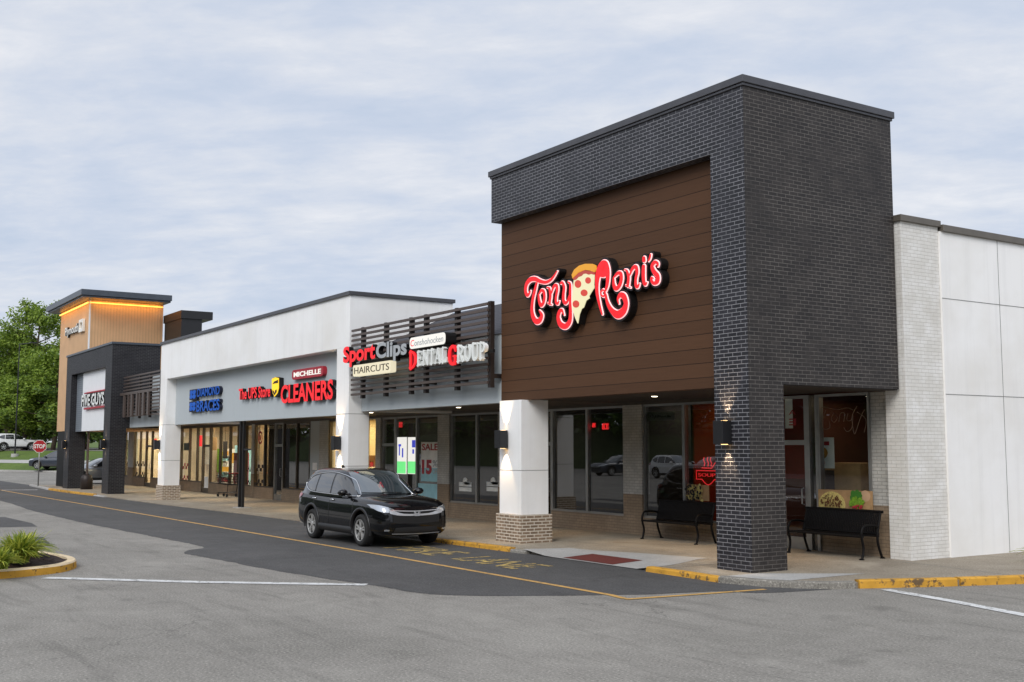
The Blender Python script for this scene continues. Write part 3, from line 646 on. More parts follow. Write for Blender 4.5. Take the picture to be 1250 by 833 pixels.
# --- far corner building with the tan tower
far = empty('tan_tower_building', (-58.6, 13.1, 0.03), 'far corner building with tan tower, overhanging roof and black brick portal', 'building')
PY = 13.1
XR = on_y(137.8, 416.4, PY).x; XL = on_y(82.3, 434, PY).x
OL = on_y(87.5, 456.5, PY).x; OR = on_y(129, 448, PY).x; WL = on_y(104, 453, PY + .3).x
mb = MB(); mb.box(XL, XR, PY, 15.35, 6.05, 7.05); mb.box(XL, OL, PY, 13.92, 0.03, 6.05); mb.box(XL, OL, 13.92, 15.3, 3.1, 6.05); mb.box(OR, XR, PY, PY + .75, 0.03, 6.05); mb.box(OR, XR, PY + .75, 15.35, 3.1, 6.05)
o_ = build_brick(mb, 'brick_portal', far); o_.data.materials[0] = M['brick_black']; o_.data.materials[1] = M['brick_black']
mb = MB(); mb.box(XL - .05, XR + .05, PY - .05, 15.4, 7.05, 7.15); mb.build('portal_coping', M['coping_blue'], far)
mb = MB(); mb.box(OL, WL, PY + .3, PY + .5, 3.03, 6.048); mb.build('ribbed_panel', M['corrugated'], far)
mb = MB(); mb.box(WL, OR, PY + .22, PY + .5, 3.03, 6.048); mb.build('white_panel', M['white_gloss'], far)
TX0, TX1 = -68.0, -60.95
mb = MB(); mb.box(TX0, TX1, 13.5, 17.34, 3.1, 9.95); mb.build('tan_tower', M['tan_clad'], far)
mb = MB(); mb.box(TX1 - .07, TX1 + .012, 13.488, 13.56, 7.16, 9.9); mb.build('corner_trim', M['white_gloss'], far)
mb = MB(); mb.box(TX0 - .6, -59.65, 12.78, 17.42, 9.99, 10.29); mb.box(TX0 - .5, -59.75, 12.88, 17.38, 9.90, 9.99); mb.build('roof', M['coping_blue'], far, bevel=0.01)
mb = MB(); mb.box(TX0 + .05, TX1 - .02, 13.40, 13.46, 9.74, 9.80); mb.box(TX1 + .03, TX1 + .09, 13.5, 17.3, 9.74, 9.80); mb.build('cove_light', M['led_orange'], far)
for q in range(10): lamp('AREA', 'cove_lamp', (TX0 + .4 + .69 * q, 13.2, 9.82), 3.0, (1, 0.5, 0.12), (0, 0.6, -1), shape='SQUARE', size=0.5)
for q in range(6): lamp('AREA', 'cove_lamp', (TX1 + .3, 13.9 + .6 * q, 9.82), 3.2, (1, 0.5, 0.12), (-0.6, 0, -1), shape='SQUARE', size=0.5)
mb = MB(); mb.box(TX0 + .1, TX0 + 1.8, 13.55, 14.25, 0.03, 3.098); mb.build('black_pier', M['black_soft'], far)
e = on_x(247, 380, -58).y
mb = MB(); mb.box(-61, -58, 17.45, e, 5.2, 8.9); mb.box(-61.1, -57.9, 17.4, on_x(260, 380, -57.9).y, 8.9, 9.32); mb.build('rear_parapet', M['black'], far)
mb = MB(); mb.box(XR + .01, -47.92, 14.0, 14.3, 3.12, 3.9); mb.box(XR + .01, -47.92, 15.0, 15.1, 3.9, 5.6); mb.build('fascia', M['grey'], far)
mb = MB(); mb.box(-69.5, -54.2, 15.36, 17.5, 3.27, 3.33); mb.box(-54.17, -47.95, 14.3 , 17.5, 3.27, 3.33); mb.build('soffit', M['soffit_l'], far)
mb = MB(); mb.box(-69.75, -69.3, 17.3, 34, 0.03, 5.1); mb.build('end_wall', M['black_soft'], far)

# --- shop fronts
def building_of(px): return far if px < 199 else white if px < 430 else mid if px < 608 else corner
SILL, HEAD = 0.50, 3.20
def window_part(b, x0, x1, y, z0, z1, gm, fm, door=False, fw=0.045):
    mb = MB(); d0, d1 = y - .05, y + .07
    if door:
        fw = 0.07; mb.box(x0, x0 + fw, d0, d1, z0, z1); mb.box(x1 - fw, x1, d0, d1, z0, z1)
        mb.box(x0 + fw, x1 - fw, d0, d1, z0, z0 + .24); mb.box(x0 + fw, x1 - fw, d0, d1, 2.22, 2.32); mb.box(x0 + fw, x1 - fw, d0, d1, z1 - .06, z1)
    else:
        mb.box(x0, x0 + fw, d0, d1, z0, z1); mb.box(x1 - fw, x1, d0, d1, z0, z1); mb.box(x0 + fw, x1 - fw, d0, d1, z0, z0 + .05); mb.box(x0 + fw, x1 - fw, d0, d1, z1 - .05, z1)
    o = mb.build('shop_door' if door else 'shop_window', fm, b)
    mb = MB(); mb.box(x0 + fw - .002, x1 - fw + .002, y + .005, y + .013, z0 + .04, z1 - .04); mb.build('pane', gm, o)
    if door:
        mb = MB(); xh = x1 - fw - .03; mb.tube([(xh, y - .06, 1.0), (xh, y - .12, 1.02), (xh, y - .12, 1.32), (xh, y - .06, 1.34)], 0.014); mb.build('handle', M['alu'], o)
    return o
SEG = [(150, 158, 'D'), (158, 164.5, 'p'), (164.5, 171.3, 'W'), (171.3, 178.5, 'W'), (178.5, 185.8, 'd'), (185.8, 199, 'W'), (199, 221.5, 'W'),
       (221.5, 231.5, 'W'), (231.5, 241, 'W'), (241, 248, 'W'), (248, 257, 'd'), (257, 269, 'W'), (269, 281, 'W'), (281, 291, 'W'), (291, 300.5, 'W'),
       (300.5, 309, 'W'), (309, 312, 'p'), (312, 323.5, 'W'), (323.5, 336, 'D'), (336, 346.5, 'e'), (346.5, 363, 'D'), (363, 379, 'D'), (379, 392, 'b'), (392, 403, 'p'), (403, 430, 'W'), (430, 448, 'W'),
       (448, 461, 'W'), (461, 467, 'p'), (467, 483.5, 'e'), (483.5, 509.5, 'D'), (509.5, 537, 'D'), (537, 551, 'p'), (551, 583, 'D'), (583, 611, 'D'), (611, 640, 'p'), (640, 675.5, 'e'),
       (675.5, 718, 'D'), (718, 764, 'D'), (764, 787, 'p'), (787, 836.5, 'D'), (836.5, 882, 'D')]
for a, b_, k in SEG:
    B = building_of((a + b_) / 2); x0, x1 = on_y(a, 560, SF).x, on_y(b_, 560, SF).x
    left = a < 430; zb = 0.02
    fm = M['alu_dark'] if left else M['alu']
    if k in 'WD':
        mb = MB(); mb.box(x0, x1, SF - .08, SF + .12, zb, SILL); mb.build('knee_wall', M['brick_knee'], B)
        window_part(B, x0, x1, SF, SILL, HEAD, M['glass'] if k == 'W' else M['glass_dark'], fm)
    elif k in 'de':
        window_part(B, x0, x1, SF, zb, HEAD, M['glass'] if k == 'd' else M['glass_dark'], M['alu'] if k == 'e' else fm, True)
    elif k == 'b':
        mb = MB(); mb.box(x0, x1, SF - .02, SF + .1, zb + .3, HEAD); mb.build('blank_panel', M['grey'], B)
        mb = MB(); mb.box(x0, x1, SF - .08, SF + .12, zb, .32); mb.build('knee_wall', M['brick_knee'], B)
    else:
        mb = MB(); mb.box(x0, x1, SF - .09, SF + .15, 1.05, HEAD); mb.build('block_pier', M['brick_wallwhite'], B)
        mb = MB(); mb.box(x0, x1, SF - .09, SF + .15, zb, 1.05); mb.build('pier_foot', M['brick_knee'], B)
for a, b_ in ((150, 199), (199, 430), (430, 608), (608, 882)):
    x0, x1 = on_y(a, 560, SF).x, on_y(b_, 560, SF).x
    mb = MB(); mb.box(x0, x1, SF - .06, SF + .15, HEAD + .002, 3.36); mb.build('window_header', M['alu_dark'], building_of((a + b_) / 2))
# entrance bay at the corner
ex0, ex1 = -17.3, on_y(992, 560, SFE).x
window_part(corner, ex0, ex1 - .1, SFE, 0.09, 3.24, M['glass'], M['alu'], True)
mb = MB(); mb.box(ex1 - .1, ex1 - .02, SFE - .06, SFE + .1, .09, 3.24); mb.box(ex1 + .13, ex1 + .2, SFE - .06, SFE + .1, .09, 3.24); mb.build('door_mullion', M['alu'], corner)
window_part(corner, ex1 + .2, -14.42, SFE, 0.78, 3.24, M['glass'], M['alu'])
mb = MB(); mb.box(ex1 - .02, ex1 + .13, SFE - .01, SFE, .09, 3.24); mb.build('side_light', M['glass_dark'], corner)
mb = MB(); mb.box(on_y(882, 560, SF).x, ex0, SF - .05, SFE + .1, 0.05, 3.3); mb.build('entrance_pier', M['brick_wallwhite'], corner)

# --- rooms behind the glass
def room(B, x0, x1, y, depth, mat, floor=None, zt=3.36):
    mb = MB(); y0, y1 = y + .16, y + depth; t = .05
    mb.box(x0, x1, y1, y1 + t, 0, zt); mb.box(x0 - t, x0, y0, y1, 0, zt); mb.box(x1, x1 + t, y0, y1, 0, zt); mb.box(x0, x1, y0, y1, -.06, 0.03); mb.box(x0, x1, y0, y1, zt, zt + t)
    return mb.build('shop_room', mat, B)
def X(px): return on_y(px, 560, SF).x
room(far, X(150), X(199) - .05, SF, 5, M['room_warm']); room(white, X(199) + .1, X(311), SF, 5, M['room_warm']); room(white, X(311) + .12, X(323.3), SF, 2.5, M['room_warm'])
room(white, X(323.5) + .1, X(392), SF, 5, M['room_dark']); room(white, X(392) + .1, X(464), SF, 4, M['room_warm']); room(mid, X(464) + .1, X(544), SF, 5, M['room_dark'])
room(mid, X(544) + .1, X(622), SF, 5, M['room_dark']); room(corner, X(622) + .1, X(775), SF, 6, M['room_dark']); room(corner, X(775) + .1, X(837.5), SF, 6, M['room_dark']); room(corner, X(837.5) + .1, -17.35, SF, 3, M['room_orange']); room(corner, -17.25, -14.0, SFE + .02, 4, M['room_red'])
for x0, x1, e, c in ((X(150), X(199), 460, (1, .82, .56)), (X(199), X(311), 480, (1, .86, .66)), (X(312), X(323), 80, (1, .78, .5)), (X(323), X(392), 14, (1, .85, .7)), (X(392), X(464), 190, (1, .74, .34)), (X(464), X(544), 22, (1, .9, .8)), (X(544), X(622), 10, (1, .9, .8)), (X(622), X(775), 14, (1, .9, .75)), (X(775), X(837), 10, (1, .9, .8)), (X(838), -17.4, 9, (1, .6, .3)), (-17.2, -14.1, 14, (1, .75, .5))):
    lamp('AREA', 'shop_ceiling_lamp', ((x0 + x1) / 2, SF + 1.9, 3.25), e, c, (0, 0, -1), shape='RECTANGLE', size=max(.8, abs(x1 - x0) * .8), size_y=2.0)
# ------------------------------------------------------------------ signs on the fronts
# lettering of the restaurant sign, drawn as brush strokes (x, z, half width in metres on the panel)
def strokes_from(ox, oy, k, y, L):
    out = []
    for st in L:
        q = []
        for (a, b_, w_) in st:
            p = on_y(ox + a / k, oy + b_ / k, y); p2 = on_y(ox + a / k, oy + (b_ + w_) / k, y)
            q.append((p.x, p.z, (p.z - p2.z) * 0.96))
        out.append(q)
    return out
SY = 13.70
TONY = [[(148, 378, 6), (135, 408, 14), (115, 420, 20), (100, 375, 22), (110, 310, 24), (145, 265, 26), (195, 256, 26), (245, 278, 22), (300, 290, 19), (350, 270, 16), (388, 228, 11), (420, 176, 4)],
        [(212, 300, 14), (192, 380, 20), (174, 460, 20), (164, 560, 23), (176, 640, 28), (208, 688, 31), (245, 676, 30), (264, 632, 23), (254, 600, 14), (238, 576, 5)],
        [(232, 418, 12), (238, 480, 18), (258, 524, 21), (284, 490, 19), (292, 430, 18), (282, 382, 19), (258, 374, 15), (236, 410, 9)],
        [(316, 344, 7), (340, 352, 13), (352, 420, 18), (346, 480, 17), (344, 508, 15)], [(322, 500, 7), (362, 518, 7)],
        [(362, 400, 9), (384, 335, 16), (412, 322, 19), (420, 370, 17), (408, 440, 15), (408, 490, 17), (424, 508, 15), (438, 482, 6)],
        [(456, 300, 12), (472, 292, 14), (490, 340, 17), (484, 410, 19), (484, 470, 20), (502, 502, 19), (528, 478, 13), (540, 430, 8)],
        [(530, 286, 8), (552, 310, 13), (552, 400, 17), (552, 500, 18), (556, 600, 22), (546, 690, 29), (502, 738, 32), (452, 716, 32), (430, 650, 26), (442, 592, 23), (466, 574, 17), (488, 624, 4)]]
RONI = [[(128, 698, 9), (102, 600, 15), (80, 490, 22), (76, 400, 26), (84, 310, 38), (112, 232, 52), (150, 205, 60), (180, 260, 40), (186, 340, 26), (178, 410, 20), (164, 455, 14)],
        [(110, 290, 30), (140, 290, 36), (175, 280, 30)], [(137, 450, 10), (116, 470, 10), (118, 500, 10), (140, 516, 11), (158, 496, 10), (154, 466, 10), (137, 450, 10)],
        [(164, 500, 14), (182, 580, 20), (222, 655, 28), (284, 702, 44), (345, 664, 44), (370, 590, 32), (350, 520, 34), (314, 502, 28), (288, 545, 13), (297, 592, 4)],
        [(244, 330, 10), (246, 395, 20), (268, 438, 25), (306, 405, 23), (324, 340, 22), (316, 285, 22), (286, 282, 18), (250, 320, 10)],
        [(354, 246, 7), (378, 256, 12), (396, 320, 18), (390, 390, 18), (386, 412, 15)], [(366, 404, 7), (412, 428, 6)],
        [(408, 300, 9), (436, 234, 18), (470, 216, 22), (482, 270, 20), (470, 340, 17), (470, 400, 19), (486, 420, 18), (504, 388, 7)],
        [(548, 212, 22), (546, 290, 24), (550, 360, 22), (564, 394, 19), (580, 376, 8)], [(550, 128, 22), (552, 150, 24)], [(618, 92, 9), (610, 128, 11), (596, 160, 4)],
        [(690, 210, 9), (690, 182, 15), (662, 168, 20), (634, 208, 22), (652, 262, 26), (688, 310, 29), (688, 362, 27), (655, 384, 20), (630, 360, 17), (630, 328, 15), (648, 338, 5)]]
sign = empty('restaurant_sign', on_y(725, 360, 13.9), 'red lit script sign Tony Roni\'s with pizza slice on brown plank panel', 'sign')
WORDS = (strokes_from(630, 310, 8.333, SY, TONY), strokes_from(720, 300, 8.333, SY, RONI))
def layer(name, sts, y, d, grow, mat):
    mb = MB()
    for i, s in enumerate(sts): ribbon(mb, s, y + i * 0.0007, d, grow)
    return mb.build(name, mat, sign)
def pix_poly(L, y, ox=630, oy=310, k=8.333): return [(p.x, p.z) for p in (on_y(ox + a / k, oy + b_ / k, y) for a, b_ in L)]
for ST in WORDS:
    layer('letter_box', ST, SY + .02, .175, 0.055, M['sign_black']); layer('letter_outline', ST, SY, .03, 0.012, M['pink_lit']); layer('letter_face', ST, SY - .02, .03, -0.004, M['red_lit'])
# pizza slice
full = [(572, 215), (600, 160), (650, 120), (710, 100), (780, 100), (818, 115), (822, 150), (800, 195), (795, 300), (785, 360), (742, 430), (748, 455), (715, 480), (690, 545), (670, 560), (645, 620), (628, 715), (600, 650), (575, 570), (568, 450), (585, 270)]
mb = MB(); slab(mb, [(x, z) for x, z in pix_poly(full, SY)], SY + .012, .17); mb.build('slice_box', M['sign_black'], sign)
mb = MB(); slab(mb, pix_poly([(590, 262), (640, 215), (690, 190), (740, 194), (797, 200), (790, 350), (742, 430), (746, 452), (712, 476), (688, 545), (666, 560), (644, 618), (629, 708), (602, 648), (577, 568), (572, 450)], SY), SY - .01, .03); mb.build('slice_cheese', M['cheese'], sign)
mb = MB(); slab(mb, pix_poly([(582, 252), (640, 196), (700, 168), (760, 176), (802, 188), (796, 214), (770, 206), (745, 214), (715, 202), (690, 206), (672, 226), (640, 238), (618, 262), (596, 270)], SY), SY - .018, .03); mb.build('slice_sauce', M['sauce'], sign)
mb = MB(); slab(mb, pix_poly([(574, 215), (600, 162), (650, 122), (710, 103), (780, 103), (815, 118), (819, 150), (803, 186), (760, 172), (700, 164), (640, 190), (604, 226), (584, 252)], SY), SY - .026, .034); mb.build('slice_crust', M['crust'], sign)
for cx, cy, rx, ry in ((635, 308, 32, 40), (738, 272, 28, 33), (698, 398, 34, 34), (615, 512, 33, 37)):
    mb = MB(); slab(mb, pix_poly(ell(cx, cy, rx, ry, 20), SY), SY - .02, .03); mb.build('pepperoni', M['pepperoni'], sign)

# haircut and dental signs in front of the slats
y = 13.30
hair = empty('hairdresser_sign', on_y(462, 440, y), 'red and grey lit sign SportClips Haircuts on bronze slats', 'sign')
def sign_text(par, name, body, u0, v0a, v0b, u1, v1a, v1b, y, depth, face, side, **kw):
    a, b_ = on_y(u0, v0a, y), on_y(u0, v0b, y); c, d = on_y(u1, v1a, y), on_y(u1, v1b, y)
    return text_build(name, body, a.x, c.x, (b_.z + d.z) / 2, (a.z + c.z) / 2, y, depth, face, side, par, **kw)
sign_text(hair, 'red_lettering', 'Sport', 419, 424, 451, 458, 417, 442.5, y, .14, M['red_lit'], M['sign_black'], bold=.035)
sign_text(hair, 'grey_lettering', 'Clips', 459, 417.5, 441.5, 496.5, 415, 441, y, .14, M['grey_letter'], M['sign_black'], bold=.035)
x0, x1, z0, z1 = *span(431, 444, 477, 444, y)[:2], on_y(431, 460, y).z, on_y(431, 446.5, y).z
mb = MB(); slab(mb, rrect(x0, x1, z0, z1, .06), y, .16); hb = mb.build('haircuts_box', M['cream_lit'], hair)
text_build('lettering', 'HAIRCUTS', x0 + .09, x1 - .09, z0 + .065, z1 - .065, y - .008, .006, M['shield_brown'], M['shield_brown'], hb)
mb = MB(); mb.box(x0 + .05, x1 + .6, y + .18, y + .24, z1 + .05, z1 + .12); mb.build('mount_rail', M['sign_black'], hair)
dent = empty('dental_sign', on_y(547, 425, y), 'white and red lit serif sign Conshohocken Dental Group on bronze slats', 'sign')
x0, x1, z0, z1 = on_y(500, 420, y).x, on_y(543, 410, y).x, on_y(500, 426.5, y).z, on_y(500, 413, y).z
mb = MB(); slab(mb, rrect(x0, x1, z0, z1, .1), y, .02); db = mb.build('name_box', M['white_lit'], dent)
mb = MB(); slab(mb, rrect(x0 - .01, x1 + .01, z0 - .01, z1 + .01, .1), y + .021, .30); mb.build('box_case', M['sign_black'], db)
text_build('lettering', 'onshohocken', x0 + .26, x1 - .07, z0 + .06, z1 - .07, y - .006, .005, M['grey_letter'], M['grey_letter'], db, italic=.15)
text_build('initial', 'C', x0 + .06, x0 + .24, z0 + .06, z1 - .06, y - .006, .005, M['red_lit'], M['red_lit'], db, italic=.15)
SER = {'D': [[(.18, 0, .13), (.18, 1, .13)], [(.05, .96, .04), (.45, .96, .045), (.78, .72, .12), (.82, .5, .14), (.78, .28, .12), (.45, .04, .045), (.05, .04, .04)]],
 'E': [[(.22, 0, .13), (.22, 1, .13)], [(.05, .96, .04), (.9, .96, .04)], [(.05, .04, .04), (.92, .04, .04)], [(.25, .52, .04), (.7, .52, .04)], [(.88, .9, .04), (.88, .76, .03)], [(.9, .1, .04), (.92, .26, .03)], [(.7, .62, .03), (.7, .42, .03)]],
 'N': [[(.16, 0, .05), (.16, 1, .05)], [(.14, .95, .12), (.84, .06, .12)], [(.86, 0, .05), (.86, 1, .05)], [(.02, .97, .03), (.3, .97, .03)], [(.02, .03, .03), (.32, .03, .03)], [(.7, .97, .03), (1, .97, .03)]],
 'T': [[(.5, 0, .14), (.5, 1, .14)], [(.05, .96, .04), (.95, .96, .04)], [(.07, .9, .04), (.05, .72, .03)], [(.93, .9, .04), (.95, .72, .03)], [(.28, .03, .03), (.72, .03, .03)]],
 'A': [[(.14, .02, .05), (.48, .97, .05)], [(.48, .97, .12), (.84, .03, .13)], [(.24, .32, .035), (.7, .32, .035)], [(.0, .03, .03), (.3, .03, .03)], [(.64, .03, .03), (1, .03, .03)]],
 'L': [[(.25, 0, .13), (.25, 1, .13)], [(.05, .97, .03), (.5, .97, .03)], [(.05, .04, .04), (.9, .04, .04)], [(.9, .08, .04), (.94, .32, .03)]],
 'G': [[(.86, .74, .05), (.7, .94, .06), (.48, .97, .06), (.22, .8, .13), (.15, .5, .15), (.22, .2, .13), (.48, .03, .06), (.72, .06, .06), (.82, .2, .1)], [(.82, .04, .1), (.82, .42, .1)], [(.6, .44, .03), (1, .44, .03)], [(.86, .97, .03), (.87, .7, .03)]],
 'R': [[(.2, 0, .13), (.2, 1, .13)], [(.05, .96, .035), (.5, .96, .04), (.76, .86, .1), (.8, .74, .13), (.72, .58, .1), (.5, .5, .04), (.22, .5, .035)], [(.48, .5, .1), (.86, .05, .12)], [(.03, .03, .03), (.42, .03, .03)], [(.75, .03, .03), (1, .03, .03)]],
 'O': [[(.5, .97, .06), (.22, .8, .13), (.15, .5, .15), (.22, .2, .13), (.5, .03, .06), (.78, .2, .13), (.85, .5, .15), (.78, .8, .13), (.5, .97, .06)]],
 'U': [[(.2, 1, .13), (.2, .3, .13), (.32, .07, .08), (.52, .03, .06), (.74, .12, .06), (.82, .35, .05), (.82, 1, .05)], [(.02, .97, .03), (.42, .97, .03)], [(.66, .97, .03), (.98, .97, .03)]],
 'P': [[(.22, 0, .13), (.22, 1, .13)], [(.05, .96, .035), (.5, .96, .04), (.78, .84, .1), (.83, .7, .13), (.76, .54, .1), (.5, .46, .04), (.24, .46, .035)], [(.03, .03, .03), (.46, .03, .03)]]}
def serif_word(par, word, x0, x1, z0, z1, big, first, rest):
    """big capital then smaller capitals, thick and thin strokes with serifs"""
    wts = [1.25 if i == 0 else (.85 if c in 'LTEP' else 1) for i, c in enumerate(word)]; tot = sum(wts); x = x0
    for i, c in enumerate(word):
        w_ = (x1 - x0) * wts[i] / tot; h = (z1 - z0) * (big if i == 0 else 1); zb = z0 - (h - (z1 - z0)) * 0.6
        g = w_ * .94; mbf, mbs = MB(), MB()
        for j, s in enumerate(SER[c]):
            q = [(x + a * g, zb + b_ * h, t * g * (1.0 if t > .08 else 1.6)) for a, b_, t in s]
            ribbon(mbf, q, y + j * .0008, .03); ribbon(mbs, q, y + .032 + j * .0008, .07, -.002)
        o = mbf.build('letter', first if i == 0 else rest, par); mbs.build('letter_return', M['letter_white'] if i else M['brand_red'], o); x += w_
xa, xb = on_y(499, 450, y).x, on_y(545.5, 440, y).x
serif_word(dent, 'DENTAL', xa, xb, on_y(520, 445.5, y).z, on_y(520, 428, y).z, 1.18, M['red_lit'], M['letter_white'])
xa, xb = on_y(546.5, 440, y).x, on_y(592.5, 430, y).x
serif_word(dent, 'GROUP', xa, xb, on_y(568, 441, y).z, on_y(568, 421.5, y).z, 1.18, M['red_lit'], M['letter_white'])
mb = MB(); mb.box(on_y(499, 440, y).x, xb, y + .2, y + .26, on_y(547, 436, y).z, on_y(547, 432, y).z); mb.build('mount_rail', M['sign_black'], dent)

# signs on the grey band of the white block
y = 13.86
br_ = empty('orthodontist_sign', on_y(250, 486, 14.0), 'blue unlit letter sign Diamond Braces with square tooth emblem on grey band', 'sign')
sign_text(br_, 'lettering', 'DIAMOND', 241, 474.5, 484.5, 268, 471, 482, y, .13, M['blue_letter'], M['navy'], bold=.02)
sign_text(br_, 'lettering', 'BRACES', 240, 490, 503, 268, 486.5, 501, y, .13, M['blue_letter'], M['navy'], bold=.02)
x0, x1, z0, z1 = on_y(230.5, 490, y).x, on_y(239.3, 490, y).x, on_y(235, 503, y).z, on_y(235, 475.5, y).z
zm = (z0 + z1) / 2
for a, b_ in ((z0, zm - .03), (zm + .03, z1)):
    mb = MB(); mb.box(x0, x1, y + .02, y + .13, a, b_); o = mb.build('emblem_square', M['navy'], br_)
    for i in (0, 1):
        for j in (0, 1):
            cx = x0 + (x1 - x0) * (.3 + .4 * i); cz = a + (b_ - a) * (.3 + .4 * j)
            mb = MB(); slab(mb, ell(cx, cz, (x1 - x0) * .21, (b_ - a) * .21, 14), y, .03); mb.build('petal', M['blue_letter'], o)
ups = empty('parcel_shop_sign', on_y(322, 477, 14.0), 'red lit sign The UPS Store with yellow shield on grey band', 'sign')
sign_text(ups, 'lettering', 'The UPS Store', 291.5, 474, 488, 330, 471, 485, y, .13, M['red_lit'], M['sign_black'], bold=.025)
def shp(L): return [(p.x, p.z) for p in (on_y(285 + a / 9.615, 440 + b_ / 9.615, y) for a, b_ in L)]
mb = MB(); slab(mb, shp([(458, 215), (500, 196), (545, 205), (545, 330), (530, 390), (492, 435), (468, 390), (458, 340)]), y - .02, .15); sh = mb.build('shield', M['sign_black'], ups)
mb = MB(); slab(mb, shp([(461, 219), (500, 201), (541, 209), (541, 328), (526, 386), (492, 428), (472, 386), (462, 338)]), y - .035, .02); mb.build('shield_face', M['shield'], sh)
mb = MB(); slab(mb, shp([(470, 280), (490, 250), (536, 230), (536, 268), (500, 272)]), y - .042, .012); slab(mb, shp([(470, 352), (484, 356), (494, 392), (502, 352), (520, 342), (520, 372), (492, 414), (476, 380)]), y - .042, .012); mb.build('shield_mark', M['shield_brown'], sh)
cl = empty('cleaners_sign', on_y(376, 472, 14.0), 'red lit sign Cleaners under red Michelle board on grey band', 'sign')
sign_text(cl, 'lettering', 'CLEANERS', 343, 470.5, 493, 406.5, 463, 487.5, y, .13, M['red_lit'], M['sign_black'], bold=.03)
x0, x1, z0, z1 = on_y(356, 460, y).x, on_y(394, 460, y).x, on_y(375, 461.5, y).z, on_y(375, 449.5, y).z
mb = MB(); slab(mb, rrect(x0, x1, z0, z1, .12), y + .01, .14); o = mb.build('name_board', M['brand_red'], cl)
text_build('lettering', 'MICHELLE', x0 + .16, x1 - .16, z0 + .075, z1 - .075, y, .01, M['white_lit'], M['white_lit'], o, bold=.025)

# signs on the far building
y = PY + .06
fg = empty('burger_sign', on_y(114, 488, PY + .2), 'white letters with red edging reading Five Guys on white panel', 'sign')
x0, x1 = on_y(100, 488, y).x, on_y(127.6, 488, y).x; z0, z1 = on_y(114, 494.5, y).z, on_y(114, 481, y).z
for a, b_ in ((z0 - .17, z0 - .09), (z1 + .08, z1 + .14)):
    mb = MB(); mb.box(x0 + .3, x1, y + .03, y + .15, a, b_); mb.build('red_bar', M['brand_red'], fg)
text_build('lettering', 'FIVE GUYS', x0, x1 - .05, z0 - .02, z1 + .02, y - .02, .09, M['letter_white'], M['sign_black'], fg, bold=.03)
ply = empty('plaza_sign', on_y(90, 402, 13.5), 'small white sign Plymouth with square D mark on tan tower', 'sign')
y = 13.36
sign_text(ply, 'lettering', 'Plymouth', 79.5, 402, 415, 95.5, 393, 406, y, .12, M['letter_white'], M['sign_black'], bold=.02)
L = [(p.x, p.z) for p in (on_y(a, b_, y) for a, b_ in ((96.2, 392), (101, 389), (100.6, 403), (96.2, 406)))]
mb = MB(); xs_, zs_ = [p[0] for p in L], [p[1] for p in L]; xa, xb, za, zb = min(xs_), max(xs_), min(zs_), max(zs_); t_ = .17
mb.box(xa, xa + t_, y, y + .12, za, zb); mb.box(xb - t_, xb, y, y + .12, za, zb); mb.box(xa + t_, xb - t_, y, y + .12, za, za + t_); mb.box(xa + t_, xb - t_, y, y + .12, zb - t_, zb); mb.build('square_mark', M['letter_white'], ply)

# slat screens
def slat_screen(x0, x1, z0, z1, n, posts, y, label):
    r = empty('slat_screen', ((x0 + x1) / 2, y, z0), label, 'screen')
    for i in range(n):
        z = z0 + (z1 - z0) * i / (n - 1); mb = MB(); mb.box(x0, x1, y, y + .05, z - .032, z + .032); mb.build('slat', M['slat'], r)
    for p in posts:
        mb = MB(); mb.box(p, p + .12, y + .052, y + .16, z0 - .12, z1 + .06); mb.build('post', M['slat_dark'], r)
        mb = MB(); mb.box(p, p + .12, y + .16, 14.0, z0 + .1, z0 + .2); mb.build('bracket', M['slat_dark'], r)
    return r
y = 13.62
pp = [on_y(u, 470, y + .05).x for u in (441, 469, 500, 518, 556, 597)]
slat_screen(-29.10, -21.80, 3.66, 5.48, 14, [p - .06 for p in pp], y, 'bronze horizontal slat screen behind the dental sign, under the sky')
slat_screen(XR + .15, -47.95, 3.62, 5.45, 13, [XR + .5, XR + 2.6, -49.9, -48.25], y, 'bronze slat screen beside the black brick portal at the far end')
nail = empty('unlit_sign', (-51, 13.5, 3.7), 'unlit brown sign frame hung on the far slat screen', 'sign')
mb = MB(); xa = on_y(145, 500, 13.5).x
for x, w_ in ((xa, .1), (xa + .7, .25), (xa + 1.5, .12), (xa + 2.0, .3), (xa + 2.9, .25), (xa + 3.4, .12), (xa + 3.9, .3), (xa + 4.7, .25)): mb.box(x, min(x + w_, -48.1), 13.5, 13.58, 3.6, 4.66)
mb.box(xa, -48.1, 13.505, 13.575, 4.6, 4.72); mb.build('sign_frame', M['slat'], nail)

# ------------------------------------------------------------------ wall lamps and downlights
def wall_lamp(x, yw, z, label, h=.40, e=9.0):
    r = empty('wall_lamp', (x, yw, z - h / 2), label, 'wall lamp', 'up and down lamps on the piers')
    mb = MB(); wd = .115; mb.box(x - wd, x + wd, yw - .24, yw - .03, z - h / 2, z + h / 2); mb.build('lamp_body', M['black'], r, bevel=.006)
    mb = MB(); mb.box(x - .06, x + .06, yw - .03, yw - .001, z - .08, z + .08); mb.build('wall_plate', M['black'], r)
    for s in (1, -1):
        mb = MB(); q = z + s * (h / 2 + .003); mb.box(x - .05, x + .05, yw - .12, yw - .05, q - .002, q + .002); mb.build('lens', M['lamp_warm'], r)
    for s in (1, -1):
        lamp('SPOT', 'wall_lamp_beam', (x, yw - .10, z + s * (h / 2 + .012)), e * 4.6, (1, .72, .44), (0, .16, s), spot_size=R(64), spot_blend=.7, shadow_soft_size=.02)
wall_lamp(-21.17, 13.738, 2.35, 'black box wall lamp on the nearest white pier beside the brown panel', e=13)
wall_lamp(-14.08, 13.67, 2.42, 'black box wall lamp on the dark brick tower column', e=10)
wall_lamp(-29.72, 13.6, 2.30, 'black box wall lamp on the white pier behind the parked black car', e=16)
